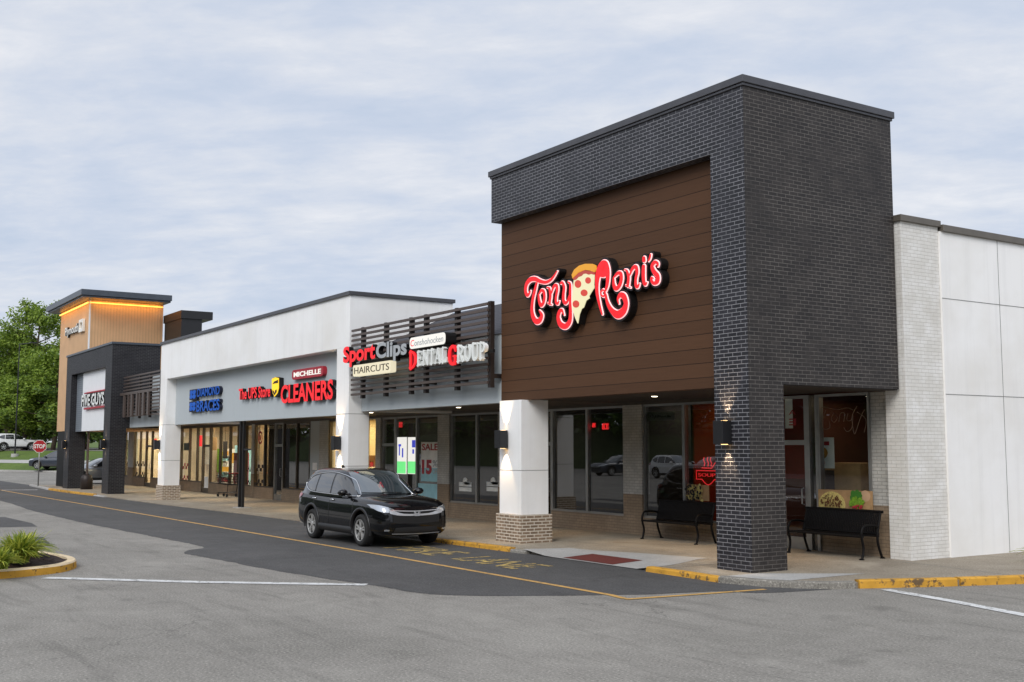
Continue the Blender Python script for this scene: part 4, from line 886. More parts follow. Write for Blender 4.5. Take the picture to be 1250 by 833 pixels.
wall_lamp(-47.75, 13.6, 2.30, 'black box wall lamp on the white pier nearest the far slat screen', e=16)
wall_lamp((OR + XR) / 2 - .1, PY, 2.35, 'black box wall lamp on the right brick leg of the far portal', e=8)
wall_lamp((XL + OL) / 2, PY, 2.35, 'black box wall lamp on the left brick leg of the far portal', e=8)
def downlight(x, y, z, B, e=60, c=(1, .70, .40)):
    mb = MB(); mb.lathe([(.001, z - .008), (.05, z - .008), (.065, z - .004), (.065, z)], (x, y, 0), n=16); mb.build('downlight', M['lamp_white'], B)
    lamp('SPOT', 'downlight_beam', (x, y, z - .03), e * 2.9, c, (0, 0, -1), spot_size=R(76), spot_blend=.85, shadow_soft_size=.06)
for x in (-23.0, -18.6, -16.0): downlight(x, 15.6 if x < -20 else 15.9, 3.27, corner, 46)
downlight(-14.9, 15.2, 3.27, corner, 30); downlight(-26.6, 15.7, 3.27, mid, 40)
for x in (-32.0, -36.2, -41.0, -45.5): downlight(x, 15.7, 3.27, white, 60)
for x in (-50.5, -56.5): downlight(x, 15.7, 3.27, far, 60)

# ------------------------------------------------------------------ things in and on the shop windows
def at_glass(u0, v0, u1, v1, y):
    return span(u0, v0, u1, v1, y)
def board(name, u0, v0, u1, v1, y, mat, label, cat, th=.012, parent=None):
    x0, x1, z0, z1 = at_glass(u0, v0, u1, v1, y); mb = MB(); mb.box(x0, x1, y - th, y, z0, z1); o = mb.build(name, mat, parent)
    if label: tag(o, label, cat)
    return o, x0, x1, z0, z1
GY = SF - .001
# sale poster
o, x0, x1, z0, z1 = board('sale_poster', 514.5, 540, 536.2, 588.5, GY, M['poster_white'], 'tall pale poster reading SALE with 15 percent in hair salon window', 'poster')
zz1 = z1 - (z1 - z0); mb = MB(); mb.box(x0, x1, GY - .015, GY - .0125, z0, z0 + (z1 - z0) * .34); mb.build('blue_field', M['poster_blue'], o)
def ptxt(par, body, fx0, fx1, fz0, fz1, mat, yy, bold=.02):
    return text_build('lettering', body, x0 + (x1 - x0) * fx0, x0 + (x1 - x0) * fx1, z0 + (z1 - z0) * fz0, z0 + (z1 - z0) * fz1, yy, .003, mat, mat, par, bold=bold)
ptxt(o, 'SALE', .06, .94, .79, .96, M['brand_red'], GY - .02); ptxt(o, '15', .06, .62, .18, .55, M['brand_red'], GY - .021, .05); ptxt(o, '%', .66, .94, .38, .54, M['grey_letter'], GY - .021); ptxt(o, 'OFF', .66, .96, .2, .32, M['grey_letter'], GY - .021)
board('window_film', 510.5, 590, 536.5, 621, GY, M['poster_blue'], 'pale blue film covering the window foot under the sale poster', 'film', .004)
# lit screens
for u0, u1, lab, marks in ((486, 496.3, 'left glowing white and green portrait screen in the salon window', ((.15, .75, .3, .06), (.2, .5, .12, .3), (.55, .45, .15, .25))), (499, 508.8, 'right glowing screen with blue corner in the salon window', ((.5, .72, .4, .2), (.55, .55, .2, .12)))):
    o, x0, x1, z0, z1 = board('display_screen', u0, 534, u1, 579, GY, M['white_lit'], lab, 'screen', .03)
    mb = MB(); mb.box(x0 + .01, x1 - .01, GY - .034, GY - .0305, z0 + .02, z0 + (z1 - z0) * .34); mb.build('green_field', M['green_screen'], o)
    mb = MB()
    for a, b_, c, d in marks: mb.box(x0 + (x1 - x0) * a, x0 + (x1 - x0) * (a + c), GY - .034, GY - .0305, z0 + (z1 - z0) * b_, z0 + (z1 - z0) * (b_ + d))
    mb.build('picture', glow('lit blue print', srgb(60, 70, 190), .8), o)
# small neon open sign
o, x0, x1, z0, z1 = board('neon_sign', 486.5, 514.5, 492.5, 523, GY + .2, M['sign_black'], 'small red glowing window sign high beside the salon door', 'neon sign', .02)
mb = MB(); mb.box(x0 + .03, x1 - .03, GY + .17, GY + .178, z0 + .03, z1 - .03); mb.build('neon_tube', M['neon'], o)
for u0, v0, u1, v1, lab in ((724, 515.5, 729, 523, 'faint red glowing window sign deep in the restaurant window'), (736, 516, 745, 525.5, 'bright red square glowing sign in the restaurant window')):
    o, x0, x1, z0, z1 = board('neon_sign', u0, v0, u1, v1, GY + .3, M['sign_black'], lab, 'neon sign', .02)
    w_ = .02; mb = MB(); mb.tube([(x0 + .04, GY + .26, z0 + .04), (x1 - .04, GY + .26, z0 + .04), (x1 - .04, GY + .26, z1 - .04), (x0 + .04, GY + .26, z1 - .04), (x0 + .04, GY + .26, z0 + .04)], w_, 6)
    for k in (1, 2): mb.tube([(x0 + (x1 - x0) * k / 3, GY + .26, z0 + .06), (x0 + (x1 - x0) * k / 3, GY + .26, z1 - .06)], w_, 6)
    mb.build('neon_tube', M['neon'], o)
# soups neon
ny = GY + .12; ne = empty('soup_neon_sign', on_y(863, 590, ny), 'red neon sign reading SOUPS with steaming pot beside the tower column', 'neon sign')
x0, x1, z0, z1 = at_glass(850, 574.5, 879, 586, ny)
text_build('lettering', 'SOUPS', x0 + .06, x1 - .06, z0 + .06, z1 - .06, ny, .012, M['neon'], M['neon'], ne, bold=-.008)
mb = MB(); xm = (x0 + x1) / 2; r_ = .012
mb.tube([(xm + .2, ny, z0), (x1, ny, z0), (x1, ny, z1), (x0, ny, z1), (x0, ny, z0), (xm - .2, ny, z0)], r_, 6)
mb.tube([(xm - .2 + .4 * k / 10, ny, z0 - .12 * math.sin(math.pi * k / 10)) for k in range(11)], r_, 6)
mb.tube([(xm - .2, ny, z1 + .06), (xm + .12, ny, z1 + .06), (xm + .3, ny, z1 + .24)], r_, 6)
for k in (-.12, 0, .1): mb.tube([(xm + k, ny, z1 + .1), (xm + k + .02, ny, z1 + .17), (xm + k - .02, ny, z1 + .24), (xm + k, ny, z1 + .3)], r_, 6)
mb.build('neon_tube', M['neon'], ne)
# posters in the restaurant windows
def speckle(par, x0, x1, y, z0, z1, mat, n, s, name='topping', ellipse=True):
    mb = MB(); rnd = random.Random(n)
    for i in range(n):
        cx, cz = rnd.uniform(x0, x1), rnd.uniform(z0, z1)
        if ellipse and ((cx - (x0 + x1) / 2) / ((x1 - x0) / 2)) ** 2 + ((cz - (z0 + z1) / 2) / ((z1 - z0) / 2)) ** 2 > 1: continue
        slab(mb, ell(cx, cz, s * rnd.uniform(.5, 1), s * rnd.uniform(.4, .8), 7, rnd.uniform(0, 3)), y - .0004 * i - .001, .0003)
    return mb.build(name, mat, par)
o, x0, x1, z0, z1 = board('food_poster', 839.5, 591.5, 866, 612, GY, M['board_wood'], 'printed food poster low in the window right under the soups neon', 'poster')
speckle(o, x0, x1 - .2, GY - .015, z0, z1, M['dish_pale'], 70, .05, ellipse=False); speckle(o, x0, x1 - .2, GY - .06, z0, z1, M['smoke'], 60, .04, ellipse=False)
GE = SFE + .02
o, x0, x1, z0, z1 = board('food_poster', 999.5, 597.3, 1066, 622.5, GE - .09, M['board_wood'], 'wide pizza and salad photo panel under window behind the right bench', 'poster', .02)
cx, rz = x0 + (x1 - x0) * .26, (z1 - z0) * .86
mb = MB(); slab(mb, [(a, max(b_, z0 + .002)) for a, b_ in ell(cx, z0 + (z1 - z0) * .18, .335, rz * .84, 40)], GE - .113, .002); p = mb.build('printed_pizza', M['dish_pale'], o)
mb = MB(); rnd = random.Random(5)
for i in range(150):
    a, q = rnd.uniform(0, 6.28), math.sqrt(rnd.random()) * .9; X_, Z_ = cx + .3 * q * math.cos(a), z0 + (z1 - z0) * .18 + rz * .76 * q * math.sin(a)
    if Z_ > z0 + .02 and Z_ < z1 - .02: slab(mb, ell(X_, Z_, rnd.uniform(.014, .03), rnd.uniform(.01, .02), 7, rnd.uniform(0, 3)), GE - .1135 - .0003 * i, .0002)
mb.build('topping', M['dish_brown'], p)
speckle(o, x0 + (x1 - x0) * .62, x0 + (x1 - x0) * .86, GE - .115, z0 + .02, z0 + (z1 - z0) * .62, M['dish_green'], 90, .05, 'printed_salad')
speckle(o, x0 + (x1 - x0) * .62, x0 + (x1 - x0) * .82, GE - .116, z0 + (z1 - z0) * .5, z1 - .02, plain('herb print', srgb(60, 120, 36), .6), 50, .06, 'printed_herb')
speckle(o, x0 + (x1 - x0) * .68, x0 + (x1 - x0) * .88, GE - .16, z0 + .01, z0 + (z1 - z0) * .2, M['brand_red'], 24, .03, 'printed_tomato')
mb = MB(); slab(mb, ell(x0 + (x1 - x0) * .88, z0 + (z1 - z0) * .72, .12, .11, 20), GE - .1125, .002); mb.build('printed_mushroom', plain('mushroom print', srgb(196, 160, 126), .6), o)
o, x0, x1, z0, z1 = board('notice_poster', 958, 484, 968, 523, GE, M['poster_white'], 'white poster with red capitals in the corner door glass', 'poster', .006)
text_build('lettering', 'A', x0 + .3, x1 - .1, z0 + (z1 - z0) * .42, z0 + (z1 - z0) * .56, GE - .01, .003, M['brand_red'], M['brand_red'], o); text_build('lettering', 'E', x0 + .3, x1 - .1, z0 + .06, z0 + (z1 - z0) * .3, GE - .01, .003, M['brand_red'], M['brand_red'], o, bold=.02)
board('red_screen', 950, 486, 984, 585, GE + .25, M['room_redp'], 'dark red screen inside the corner door glass', 'screen', .02)
o, x0, x1, z0, z1 = board('menu_poster', 986.5, 534.5, 1019, 572, GE + .18, M['poster_white'], 'cream menu poster with orange dish inside the corner window', 'poster', .006)
mb = MB(); slab(mb, ell((x0 + x1) / 2, (z0 + z1) / 2, .18, .13, 18), GE + .168, .003); mb.build('printed_dish', plain('orange dish print', srgb(190, 130, 40), .6), o)
mb = MB(); mb.box(x0 + .12, x1 - .12, GE + .168, GE + .171, z1 - .16, z1 - .08); mb.box(x0 + .25, x1 - .25, GE + .168, GE + .171, z0 + .08, z0 + .14); mb.build('printed_band', M['brand_red'], o)
o, x0, x1, z0, z1 = board('dark_board', 1000, 574, 1019, 598, GE + .3, M['purple'], 'deep purple board low inside the corner window', 'board', .01)
mb = MB(); q = at_glass(1019, 565, 1063, 597, GE + .9); mb.box(q[0], q[1], GE + .6, GE + 1.3, .03, q[3]); c_ = tag(mb.build('counter', M['board_wood']), 'wooden serving counter inside the corner window', 'counter')
# faint script decal on the corner window
dec = empty('window_decal', on_y(1025, 510, GE), 'faint pale script outline decal across the corner window', 'decal')
mb = MB()
for s in (((1000, 500), (1006, 497), (1015, 499), (1024, 500), (1034, 498), (1042, 501)), ((1008, 501), (1004, 515), (1006, 524), (1013, 522), (1012, 514)), ((1018, 504), (1015, 511), (1018, 516), (1022, 510), (1018, 504)), ((1024, 515), (1026, 505), (1031, 505), (1030, 515)), ((1035, 505), (1034, 513), (1039, 513), (1041, 505), (1040, 522), (1034, 527), (1030, 522)), ((1046, 496), (1040, 510), (1043, 530), (1047, 520), (1052, 506), (1056, 500)), ((1046, 503), (1057, 512), (1055, 528))):
    mb.tube([on_y(u, v, GE - .004) for u, v in catmull([tuple(map(float, q)) for q in s], 4)], .008, 4)
mb.build('script_line', plain('pale decal', srgb(150, 120, 104), .6), dec)
o, x0, x1, z0, z1 = board('paper_banner', 790.5, 504, 823.5, 513, GY + .15, M['poster_white'], 'white paper banner with dark handwriting high in restaurant window', 'banner', .004)
mb = MB(); rnd = random.Random(3)
for i in range(9):
    a = x0 + (x1 - x0) * (.1 + .09 * i); mb.tube([(a, GY + .14, z0 + .05 + rnd.uniform(0, .05)), (a + rnd.uniform(-.03, .05), GY + .14, z1 - .05 - rnd.uniform(0, .05)), (a + .06, GY + .14, z0 + .08)], .008, 4)
mb.build('handwriting', M['smoke'], o)
for u0, u1, lab in ((560.5, 575.5, 'left of two white crest decals low in the dark window beside the sale poster'), (594, 610, 'right white crest decal low in the dark window by the nearest white pier')):
    d_ = empty('window_decal', on_y((u0 + u1) / 2, 594, SF), lab, 'decal'); x0, x1, z0, z1 = at_glass(u0, 590.5, u1, 600.5, SF - .002)
    mb = MB(); mb.box(x0, x1, SF - .004, SF, z0, z0 + .12); mb.box(x0, x1, SF - .004, SF, z0 + .15, z0 + .27); mb.build('text_band', M['letter_white'], d_)
    mb = MB(); slab(mb, ell((x0 + x1) / 2, z1 + .09, .13, .1, 12), SF - .004, .003); mb.box((x0 + x1) / 2 - .05, (x0 + x1) / 2 + .26, SF - .004, SF - .001, z1 - .02, z1 + .06); mb.build('crest', M['letter_white'], d_)
# round logo and checker stickers in the lit windows
o = empty('window_decal', on_y(317.5, 534, SF), 'round red ring decal on the cream lit window', 'decal'); c = on_y(317.8, 534.5, SF - .003)
mb = MB(); mb.grid([[(c.x + r * math.cos(t), SF - .004, c.z + r * math.sin(t)) for t in [2 * math.pi * k / 28 for k in range(28)]] for r in (.2, .28)], True); mb.build('ring', M['brand_red'], o)
mb = MB(); slab(mb, ell(c.x, c.z, .13, .13, 16), SF - .004, .002); mb.build('disc', plain('pink decal', srgb(226, 130, 116), .6), o)
def checks(u0, u1, v0, v1, lab, mat, n=2):
    d_ = empty('window_decal', on_y((u0 + u1) / 2, (v0 + v1) / 2, SF), lab, 'decal'); x0, x1, z0, z1 = at_glass(u0, v0, u1, v1, SF - .003)
    w_ = (x1 - x0) / 4; h_ = w_ * .62
    for r_ in range(2):
        mb = MB()
        for k in range(4):
            zc = z0 + (z1 - z0) * r_ * .8 + (h_ if k % 2 else 0); mb.box(x0 + w_ * k - .004 * (k % 2), x0 + w_ * (k + 1) + .004 * (k % 2), SF - .004 - .0006 * (k % 2), SF - .001, zc - .003 * (k % 2), zc + h_)
        mb.build('checker', mat, d_)
checks(223, 229.5, 569, 588, 'red and black checker stickers on the cream window beside the white pier', M['brand_red']); checks(301.5, 307, 572, 592, 'dark checker stickers on the lit window right of the black post', M['purple']); checks(312.5, 321.5, 571, 594, 'black diamond stickers under the round ring decal', M['smoke'])
checks(165.5, 170.5, 566, 583, 'dark checker stickers on the leftmost lit window of the far shop', M['smoke']); checks(172.5, 177.5, 566, 583, 'dark checker stickers on the second lit window of the far shop', M['smoke'])
# inside the lit shops
def cabinet(u0, u1, v0, v1, y, d, mat, lab, name='shop_cabinet', cat='cabinet', shelves=0):
    x0, x1, z0, z1 = span(u0, v0, u1, v1, y); r = empty(name, ((x0 + x1) / 2, y, .03), lab, cat); mb = MB(); mb.box(x0, x1, y, y + d, .03, z1); mb.build('case', mat, r)
    if shelves:
        for k in range(shelves):
            z = .3 + (z1 - .4) * k / shelves; mb = MB(); mb.box(x0 + .03, x1 - .03, y - .2, y - .002, z, z + .03)
            mb.build('shelf', M['white_gloss'], r); mb = MB(); rnd = random.Random(k + int(u0)); xx = x0 + .06
            while xx < x1 - .3:
                w_ = rnd.uniform(.1, .3); mb.box(xx, xx + w_, y - .16, y - .03, z + .031, z + .031 + rnd.uniform(.12, .3)); xx += w_ + .04
            mb.build('stock', random.choice([M['brand_red'], M['poster_blue'], M['dish_green'], M['poster_white'], M['crust']]), r)
    return r
cabinet(285.5, 290.5, 553, 590, SF + .5, .5, M['red_paint'], 'tall red drinks cooler inside the lit shop beside the black post', 'drinks_cooler', 'cooler')
cabinet(259, 268, 558, 590, SF + 3.2, .4, M['poster_blue'], 'pale blue shelf unit at the back of the lit shop', shelves=5)
cabinet(270, 281, 548, 590, SF + 3.0, .4, M['poster_white'], 'white shelf unit at the back of the lit shop', shelves=6)
cabinet(232, 246, 552, 590, SF + 3.4, .4, M['board_wood'], 'wooden shelf unit at the back of the lit shop', shelves=6)
cabinet(172, 186, 548, 585, SF + 3.0, .4, M['poster_blue'], 'pale blue shelf unit inside the far lit shop', shelves=6)
cabinet(450, 460, 556, 590, SF + 1.6, .4, M['board_wood'], 'wooden shelf unit in the yellow lit shop behind the car', shelves=4)
rnd9 = random.Random(77)
for i in range(16):
    u = (160 + i * 7.5) if i < 5 else 222 + (i - 5) * 7.2
    mt = [M['poster_blue'], M['brand_red'], M['poster_white'], M['board_wood'], M['dish_green'], M['smoke'], M['crust']][i % 7]
    v0 = 532 + (i * 37) % 23
    x0_, x1_, za, zb = span(u, v0, u + 4 + (i * 5) % 3, v0 + 12 + (i * 13) % 21, SF + 2.2)
    mb = MB(); mb.box(x0_, x1_, SF + 2.2, SF + 2.24, za, zb); mb.tube([((x0_ + x1_) / 2, SF + 2.22, zb), ((x0_ + x1_) / 2, SF + 2.22, 3.36)], .01, 4)
    words_ = ['pale blue', 'crimson', 'white', 'wood brown', 'leaf green', 'near black', 'golden'][i % 7]
    place_ = ('in the far lit shop, column ' if i < 5 else 'in the long lit shop, column ')
    tag(mb.build('hanging_board', mt), words_ + ' board hung ' + ('inside the far lit shop ' if i < 5 else 'inside the long lit shop ') + ['by its left end', 'second from left', 'third from left', 'fourth from left', 'fifth from left', 'left of the door', 'beside the door frame', 'over the door handle side', 'right of the door', 'over the white shelf', 'over the blue shelf', 'right of the shelves', 'by the red cooler', 'behind the black post', 'right of the black post', 'by the last pane'][i], 'board')
for u, w_, v, nm in ((166, 8, 552, 'wooden display case at the left of the far lit shop'), (188, 8, 556, 'dark display case at the right of the far lit shop'), (223, 7, 556, 'dark display case beside the white pier in the lit shop'), (292, 7, 550, 'pale display case behind the black post')):
    cabinet(u, u + w_, v, 590, SF + 2.6, .4, M['board_wood'] if 'wood' in nm else M['poster_blue'] if 'pale' in nm else M['smoke'], nm, 'display_case', 'display case', 5)
def screen_text(u0, v0, u1, v1, y, mat, lab):
    o, *_ = board('hanging_board', u0, v0, u1, v1, y, mat, lab, 'board', .02); return o
screen_text(241.5, 532, 246.5, 545, SF + .4, M['neon'], 'red glowing board hung high in the shop door left of the black post'); screen_text(187, 536, 191.5, 546, SF + .4, M['neon'], 'red glowing board hung in the far lit window beside the white pier')
screen_text(225, 541, 231, 550, SF + .08, M['galv'], 'grey notice square on the cream window beside the white pier'); screen_text(250, 582, 254, 596, SF - .052, M['poster_white'], 'white notice sheet on the door left of the shopping cart')
screen_text(382, 565, 387, 574, SF - .021, M['poster_white'], 'white notice sheet on the blank grey panel behind the car')

# ------------------------------------------------------------------ cars
def interp(tab, t):
    for (a, *p), (b, *q) in zip(tab, tab[1:]):
        if a <= t <= b:
            k = (t - a) / (b - a); return [x + (y - x) * k for x, y in zip(p, q)]
    return list(tab[-1][1:]) if t > tab[-1][0] else list(tab[0][1:])
def make_car(name, label, paint, group=None, detail=True, lens=M['lens_clear']):
    """mid-size SUV, nose towards +x, wheels on z = 0"""
    root = empty(name, (0, 0, 0), label, 'car', group)
    # lower body: cross sections along x (x, half width, bottom, shoulder, top)
    st = [(-2.27, .66, .56, .92, .98), (-2.24, .80, .40, 1.02, 1.07), (-2.12, .885, .32, 1.08, 1.12), (-1.85, .915, .27, 1.09, 1.14), (-1.3, .925, .24, 1.07, 1.13), (-.5, .925, .23, 1.03, 1.10), (.4, .925, .23, 1.01, 1.085),
          (.95, .922, .23, 1.005, 1.09), (1.25, .92, .23, 1.0, 1.085), (1.6, .912, .25, .985, 1.062), (1.9, .892, .25, .955, 1.022), (2.08, .86, .25, .915, .972), (2.2, .81, .26, .865, .912), (2.275, .74, .29, .80, .838), (2.31, .64, .36, .73, .76)]
    st = catmull(st, 4)
    rows = []
    for x, w_, zb, zs, zt in st:
        h = zs - zb
        half = [(0, zb), (.55 * w_, zb), (.84 * w_, zb + .015), (.95 * w_, zb + .07), (.985 * w_, zb + .2 * h), (w_, zb + .42 * h), (.995 * w_, zb + .62 * h), (.978 * w_, zb + .82 * h), (.962 * w_, zb + .9 * h), (.93 * w_, zs), (.86 * w_, zs + (zt - zs) * .55), (.72 * w_, zs + (zt - zs) * .85), (.45 * w_, zt), (0, zt + .008)]
        rows.append([(x, y, z) for y, z in half] + [(x, -y, z) for y, z in half[-2:0:-1]])
    mb = MB(); mb.grid(rows, True); mb.f.append(list(range(len(rows[0])))[::-1]); mb.mi.append(0); e = len(mb.v) - len(rows[0]); mb.f.append([e + i for i in range(len(rows[0]))]); mb.mi.append(0)
    low = mb.mesh('lower', paint, True)
    # greenhouse: level slices (z, rear x, front x, half width)
    gh = [(1.03, -2.14, 1.14, .88), (1.12, -2.10, 1.00, .865), (1.25, -2.04, .79, .835), (1.38, -1.97, .57, .795), (1.50, -1.88, .34, .75), (1.58, -1.80, .15, .705), (1.635, -1.70, -.06, .64), (1.665, -1.5, -.32, .54), (1.68, -1.2, -.55, .38), (1.684, -1.0, -.7, .1)]
    gh = catmull(gh, 3); grow = []
    for z, xr, xf, w_ in gh:
        L = xf - xr; half = [(xr, 0), (xr + .01, .4 * w_), (xr + .035, .72 * w_), (xr + .10, .92 * w_), (xr + .22, .985 * w_), (xr + .2 * L + .1, w_), (xr + .5 * L, w_), (xf - .25 * L, .995 * w_), (xf - .16 * L, .98 * w_), (xf - .09 * L, .94 * w_), (xf - .045 * L, .82 * w_), (xf - .018 * L, .55 * w_), (xf, 0)]
        grow.append([(x, y, z) for x, y in half] + [(x, -y, z) for x, y in half[-2:0:-1]])
    mb = MB(); mb.grid(grow, True); n = len(grow[0]); e = len(mb.v) - n; mb.f.append([e + i for i in range(n)]); mb.mi.append(0)
    top = mb.mesh('cabin', paint, True)
    bm = bmesh.new(); bm.from_mesh(low); bm.from_mesh(top); bmesh.ops.recalc_face_normals(bm, faces=bm.faces); bvh = BVHTree.FromBMesh(bm); bm.free()
    # wheel wells cut out of the lower body
    tmp = bpy.data.objects.new('tmp', low); COL.objects.link(tmp); cuts = []
    AX = (1.395, -1.265); RW = .352
    for ax in AX:
        mb = MB(); mb.lathe([(.001, -1.2), (.425, -1.2), (.425, 1.2), (.001, 1.2)], (ax, 0, .37), 'y', 40)
        c = bpy.data.objects.new('cut', mb.mesh('cut', M['plastic'], uv=False)); COL.objects.link(c); cuts.append(c)
        for q in (c.data,):
            b2 = bmesh.new(); b2.from_mesh(q); bmesh.ops.remove_doubles(b2, verts=b2.verts, dist=1e-3); bmesh.ops.recalc_face_normals(b2, faces=b2.faces); b2.to_mesh(q); b2.free()
        md = tmp.modifiers.new('b', 'BOOLEAN'); md.object = c; md.solver = 'EXACT'
    b2 = bmesh.new(); b2.from_mesh(low); bmesh.ops.recalc_face_normals(b2, faces=b2.faces); b2.to_mesh(low); b2.free()
    dg = bpy.context.evaluated_depsgraph_get(); dg.update()
    me = bpy.data.meshes.new_from_object(tmp.evaluated_get(dg))
    for c in cuts + [tmp]: bpy.data.objects.remove(c)
    def link(me_, nm, par):
        o = bpy.data.objects.new(nm, me_); COL.objects.link(o); o.parent = par; return o
    me.polygons.foreach_set('use_smooth', [True] * len(me.polygons)); me.set_sharp_from_angle(angle=R(50)); body = link(me, 'body', root); cab = link(top, 'cabin', root)
    def hit(p, d):
        r = bvh.ray_cast(Vector(p), Vector(d)); return r[0], r[1]
    def patch(nm, mat, outline, d, nu=14, nv=6, lift=.006, par=body, mirror=False):
        """panel lying on the body: outline rows of ((a0,b0),(a1,b1)) pairs; d says which way it is seen from"""
        o_ = []
        for sgn in ((1, -1) if mirror else (1,)):
            rows_ = []
            pts = catmull([(a0, b0, a1, b1) for (a0, b0), (a1, b1) in outline], max(1, nu // max(1, len(outline) - 1)))
            for a0, b0, a1, b1 in pts:
                r_ = []
                for j in range(nv + 1):
                    a, b = a0 + (a1 - a0) * j / nv, b0 + (b1 - b0) * j / nv
                    if d == 'side': p, n_ = hit((a, sgn * 3, b), (0, -sgn, 0))
                    elif d == 'front': p, n_ = hit((4, sgn * a, b), (-1, 0, 0))
                    elif d == 'rear': p, n_ = hit((-4, sgn * a, b), (1, 0, 0))
                    else: p, n_ = hit((a, sgn * b, 4), (0, 0, -1))
                    if p is None: p, n_ = (r_[-1], Vector((0, 0, 0))) if r_ else (Vector((0, 0, 1)), Vector((0, 0, 0)))
                    r_.append(p + n_ * lift)
                rows_.append(r_)
            mb = MB(); mb.grid(rows_); me_ = mb.mesh(nm, mat, True); o_.append(link(me_, nm, par))
        return o_
    G = M['car_glass']
    # glass
    patch('front_window', G, [((.92, 1.085), (.90, 1.09)), ((.72, 1.09), (.62, 1.27)), ((.45, 1.095), (.36, 1.42)), ((.15, 1.10), (.10, 1.515)), ((-.22, 1.105), (-.22, 1.55))], 'side', par=cab, mirror=True)
    patch('rear_window', G, [((-.30, 1.107), (-.30, 1.555)), ((-.7, 1.115), (-.7, 1.56)), ((-1.10, 1.125), (-1.06, 1.53))], 'side', par=cab, mirror=True)
    patch('quarter_window', G, [((-1.17, 1.13), (-1.13, 1.52)), ((-1.4, 1.15), (-1.4, 1.48)), ((-1.62, 1.21), (-1.6, 1.41)), ((-1.74, 1.29), (-1.72, 1.33))], 'side', par=cab, mirror=True)
    if detail:
        for sgn in (1, -1):
            tr = catmull([(.96, 1.068), (.45, 1.078), (-.2, 1.088), (-1.0, 1.105), (-1.4, 1.125), (-1.65, 1.19), (-1.79, 1.30), (-1.72, 1.38), (-1.4, 1.505), (-1.06, 1.552), (-.6, 1.578), (-.22, 1.572), (.1, 1.53), (.38, 1.435), (.64, 1.285), (.96, 1.068)], 5)
            pts = []
            for a, b in tr:
                p, n_ = hit((a, sgn * 3, b), (0, -sgn, 0))
                if p is not None: pts.append(p + n_ * .006)
            mb = MB(); mb.tube(pts, .011, 6); mb.build('chrome_trim', M['chrome'], cab, smooth=True)
    # windscreen and tailgate glass follow the cabin slices
    def band(nm, z0, z1, front, mat, spread):
        rows_ = []
        for i in range(11):
            z = z0 + (z1 - z0) * i / 10; r_ = []
            for j in range(21):
                y = (-1 + 2 * j / 20) * spread(z); p, n_ = hit((4 if front else -4, y, z), (-1 if front else 1, 0, 0)); r_.append(p + n_ * .006)
            rows_.append(r_)
        mb = MB(); mb.grid(rows_); return link(mb.mesh(nm, mat, True), nm, cab)
    band('windscreen', 1.112, 1.605, True, M['car_screen'] if 'car_screen' in M else G, lambda z: .745 - (z - 1.1) * .36)
    band('tailgate_glass', 1.17, 1.53, False, G, lambda z: .68 - (z - 1.17) * .4)
    # lights, grille, bumpers
    patch('headlight', lens, [((.868, .86), (.868, .925)), ((.82, .795), (.82, .925)), ((.72, .77), (.72, .895)), ((.60, .765), (.60, .86)), ((.52, .765), (.52, .82))], 'front', lift=.008, mirror=True)
    patch('grille', M['plastic'], [((-.56, .54), (-.58, .76)), ((0, .52), (0, .765)), ((.56, .54), (.58, .76))], 'front', 16, 5, .012)
    patch('chrome_bar', M['satin'], [((-.64, .745), (-.64, .815)), ((-.48, .708), (-.48, .775)), ((-.3, .692), (-.3, .735)), ((0, .685), (0, .725)), ((.3, .692), (.3, .735)), ((.48, .708), (.48, .775)), ((.64, .745), (.64, .815))], 'front', 16, 3, .022)
    patch('chrome_bar', M['satin'], [((-.55, .79), (-.55, .808)), ((0, .768), (0, .788)), ((.55, .79), (.55, .808))], 'front', 12, 2, .02)
    patch('lower_intake', M['plastic'], [((-.56, .33), (-.50, .44)), ((0, .315), (0, .45)), ((.56, .33), (.50, .44))], 'front', 12, 4, .010)
    patch('chrome_lip', M['satin'], [((-.58, .312), (-.58, .326)), ((0, .298), (0, .312)), ((.58, .312), (.58, .326))], 'front', 12, 1, .016)
    for p_ in patch('fog_lamp', lens, [((.64, .375), (.64, .405)), ((.70, .375), (.70, .41)), ((.745, .38), (.745, .405))], 'front', 6, 2, .012, mirror=True): pass
    patch('tail_light', M['lens_red'], [((-2.21, .93), (-2.21, .99)), ((-2.1, .93), (-2.1, 1.05)), ((-1.97, .97), (-1.97, 1.06)), ((-1.88, 1.02), (-1.88, 1.05))], 'side', 9, 4, .012, mirror=True)
    patch('tail_light', M['lens_red'], [((.78, .9), (.78, 1.0)), ((.7, .86), (.7, 1.04)), ((.62, .88), (.62, 1.04))], 'rear', 6, 4, .012, mirror=True)
    mb = MB()
